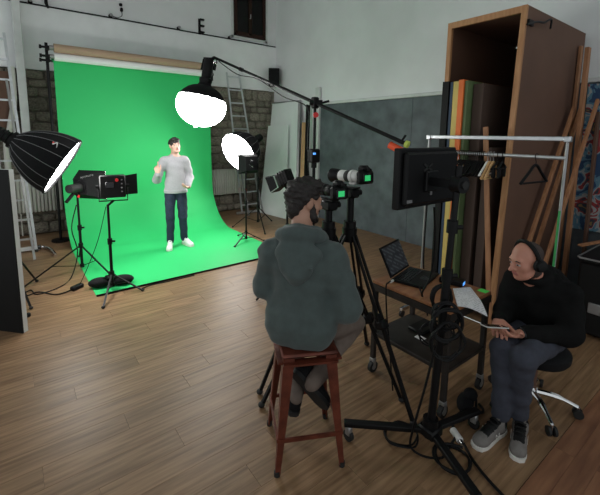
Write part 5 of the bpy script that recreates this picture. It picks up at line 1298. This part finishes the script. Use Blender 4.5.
def listener():
    rz = R(190) - math.pi / 2; loc = (2.77, .92, 0)
    t = thing('person', 'seated man in black jacket and slate jeans holding a phone', 'person', loc, rz)
    H = Rz(-36) @ Rx(-10) ; hc = (.065, .235, 1.095); nb = (.03, .085, .935)
    shR, shL = (.160, .045, .875), (-.150, .045, .875); elR, elL = (.190, .10, .66), (-.190, .11, .645); wrR, wrL = (.165, .345, .695), (.035, .365, .665)
    hipR, hipL, knR, knL, anR, anL = (.09, -.04, .525), (-.085, -.04, .525), (.105, .445, .575), (-.015, .49, .585), (.080, .425, .11), (-.005, .355, .12)
    s = SDF((-.42, -.2, .03), (.42, .68, 1.25), .0058)
    head_sdf(s, hc, H, nb, nose=1.06)
    s.cap(nb, (0, .02, .75), .06, .11, .04); s.cap((0, .0, .75), (0, -.04, .56), .11, .12, .04, flat=((0, 1, 0), .8))
    for a, b, c in ((shR, elR, wrR), (shL, elL, wrL)): s.cap(nb, a, .05, .05, .04); s.cap(a, b, .045, .038, .03); s.cap(b, c, .037, .026, .02)
    for a, b, c in ((hipR, knR, anR), (hipL, knL, anL)): s.cap(a, b, .075, .05, .03); s.cap(b, c, .045, .035, .03)
    hand(s, wrL, (.42, .85, .05), (-.35, .0, -.9), 1, curls=(16, 22, 26, 30), scale=1.05); hand(s, wrR, (-.25, .9, .0), (.15, .1, .95), -1, curls=(26, 32, 36, 40), scale=1.05)
    lips, eyes = face_regions(hc, H); c = vec(hc)
    scalp = lambda C: (lambda q: (q[:, 2] > -.13 - .3 * q[:, 1]) & (q[:, 1] < -.002) & (np.abs(q[:, 0]) < .0785))((C - c) @ H)
    jaw = lambda C: (lambda q: (q[:, 2] < -.055) & (q[:, 2] > -.125) & (q[:, 1] > .015))((C - c) @ H)
    b = s.build('body', ['skin_mid', 'lips', 'eye_white', 'hair_stubble'], t, [(scalp, 3), (lips, 1), (eyes, 2)]); face_parts(b, hc, H)
    w = SDF((-.42, -.30, .42), (.42, .46, 1.06), .0085)
    w.cap((0, .02, .80), (0, -.05, .56), .145, .155, .06, flat=((0, 1, 0), .88)); w.cap((-.09, .05, .865), (.09, .05, .865), .085, .092, .08); w.cap((.01, .06, .90), (.03, .10, .955), .10, .078, .04)
    for a, bb, cc in ((shR, elR, wrR), (shL, elL, wrL)): w.cap(a, bb, .080, .068, .06); w.cap(bb, lerp(bb, cc, .9), .066, .046, .04)
    w.ell((.0, -.035, .91), (.125, .075, .095), .05); w.ell((.025, .015, .975), (.095, .055, .055), .03); w.cap((-.08, .06, .955), (.04, .0, .965), .036, .036, .02); w.cap((.10, .07, .955), (.04, .0, .965), .036, .036, .02)
    [w.cap((.04 + .072 * math.cos(a), .115 + .072 * math.sin(a), .965 + .012 * math.sin(a + 3.14)), (.04 + .072 * math.cos(a + .4), .115 + .072 * math.sin(a + .4), .965 + .012 * math.sin(a + 3.54)), .026, .026, .02) for a in np.arange(0, 6.28, .4)]; w.cap(hc, (.037, .11, .95), .050, .056, .008, op='sub'); w.ripple(.006, 34, 14, 6); w.cut((0, 0, .463), (0, 0, -1))
    w.build('jacket', 'jacket_black', t)
    j = SDF((-.24, -.20, .06), (.30, .62, .68), .008)
    j.cap((-.05, -.03, .555), (.05, -.03, .555), .095, .095, .05)
    for a, bb, cc in ((hipR, knR, anR), (hipL, knL, anL)): j.cap(a, bb, .090, .070, .03); j.cap(bb, lerp(bb, cc, .95), .066, .052, .02)
    j.ripple(.005, 48, 15); j.cut((0, 0, .466), (0, 0, -1)) if False else None
    j.build('jeans', 'jeans_slate', t)
    q = np.array(ROOT[t.name].inverted()); L_ = lambda x, y, z: (q @ vec(x, y, z, 1))[:3]
    shoe(t, L_(2.470, .860, 0), L_(2.198, .765, 0), (0, 0, 1), ('shoe_grey', 'sole_white', 'case_black'), logo='N', stripe='shoe_grey', dark='case_black', length=.29)
    shoe(t, L_(2.375, .925, 0), L_(2.09, .955, 0), (0, 0, 1), ('shoe_grey', 'sole_white', 'case_black'), logo='N', stripe='shoe_grey', dark='case_black', length=.29)
    M_ = np.array(ROOT[t.name]); W = lambda v: M_[:3, :3] @ vec(v) + M_[:3, 3]; HW = M_[:3, :3] @ H; cw = W(hc)
    m = MB(); d = unit(vec(wrL) - vec(elL)); dw = M_[:3, :3] @ d
    m.tube([W(wrL) + basis(dw) @ vec(.036 * math.cos(a), .030 * math.sin(a), -.01) for a in np.linspace(0, 2 * math.pi, 17)[:-1]], .006, 6, closed=True); m.build('bracelet', 'black_gloss', t)
    # headphones
    hp = thing('headphones', 'black over-ear headphones on the head of the seated man', 'headphones', tuple(cw - vec(0, 0, .06)))
    m = MB(); m.tube(smooth_path([cw + HW @ vec(.096 * math.cos(a), -.010 + .012 * math.sin(a), .005 + .118 * math.sin(a)) for a in np.linspace(0, math.pi, 11)], 3), .0135, 8); m.build('headband', 'black_plastic', hp)
    for e in (-1, 1):
        o_ = cw + HW @ vec(e * .080, -.010, -.008); ax_ = HW @ vec(e, 0, 0)
        m = MB(); m.lathe([(.034, 0), (.040, .004), (.040, .014), (.034, .020)], o_, ax_, 18); k = m.build('ear_pad', 'dark_rubber', hp)
        m = MB(); m.lathe([(.036, .020), (.038, .026), (.032, .038), (.012, .042)], o_, ax_, 18); m.build('ear_cup', 'black_plastic', hp)
    # phone resting in the hand
    ph = thing('phone', 'slim pale smartphone in the hand of the seated man', 'phone', (2.30, 1.0, .71))
    pc = W((.145, .505, .725)); Bp_ = basis((.2, .15, .95), (-.8, .5, .2))
    m = MB(); m.box(pc, (.070, .145, .008), Bp_, bevel=.003); m.build('body', 'cable_white', ph); m = MB(); m.box(pc + Bp_ @ vec(0, 0, .0045), (.064, .135, .001), Bp_); m.build('screen', 'dark_glass', ph)
listener()
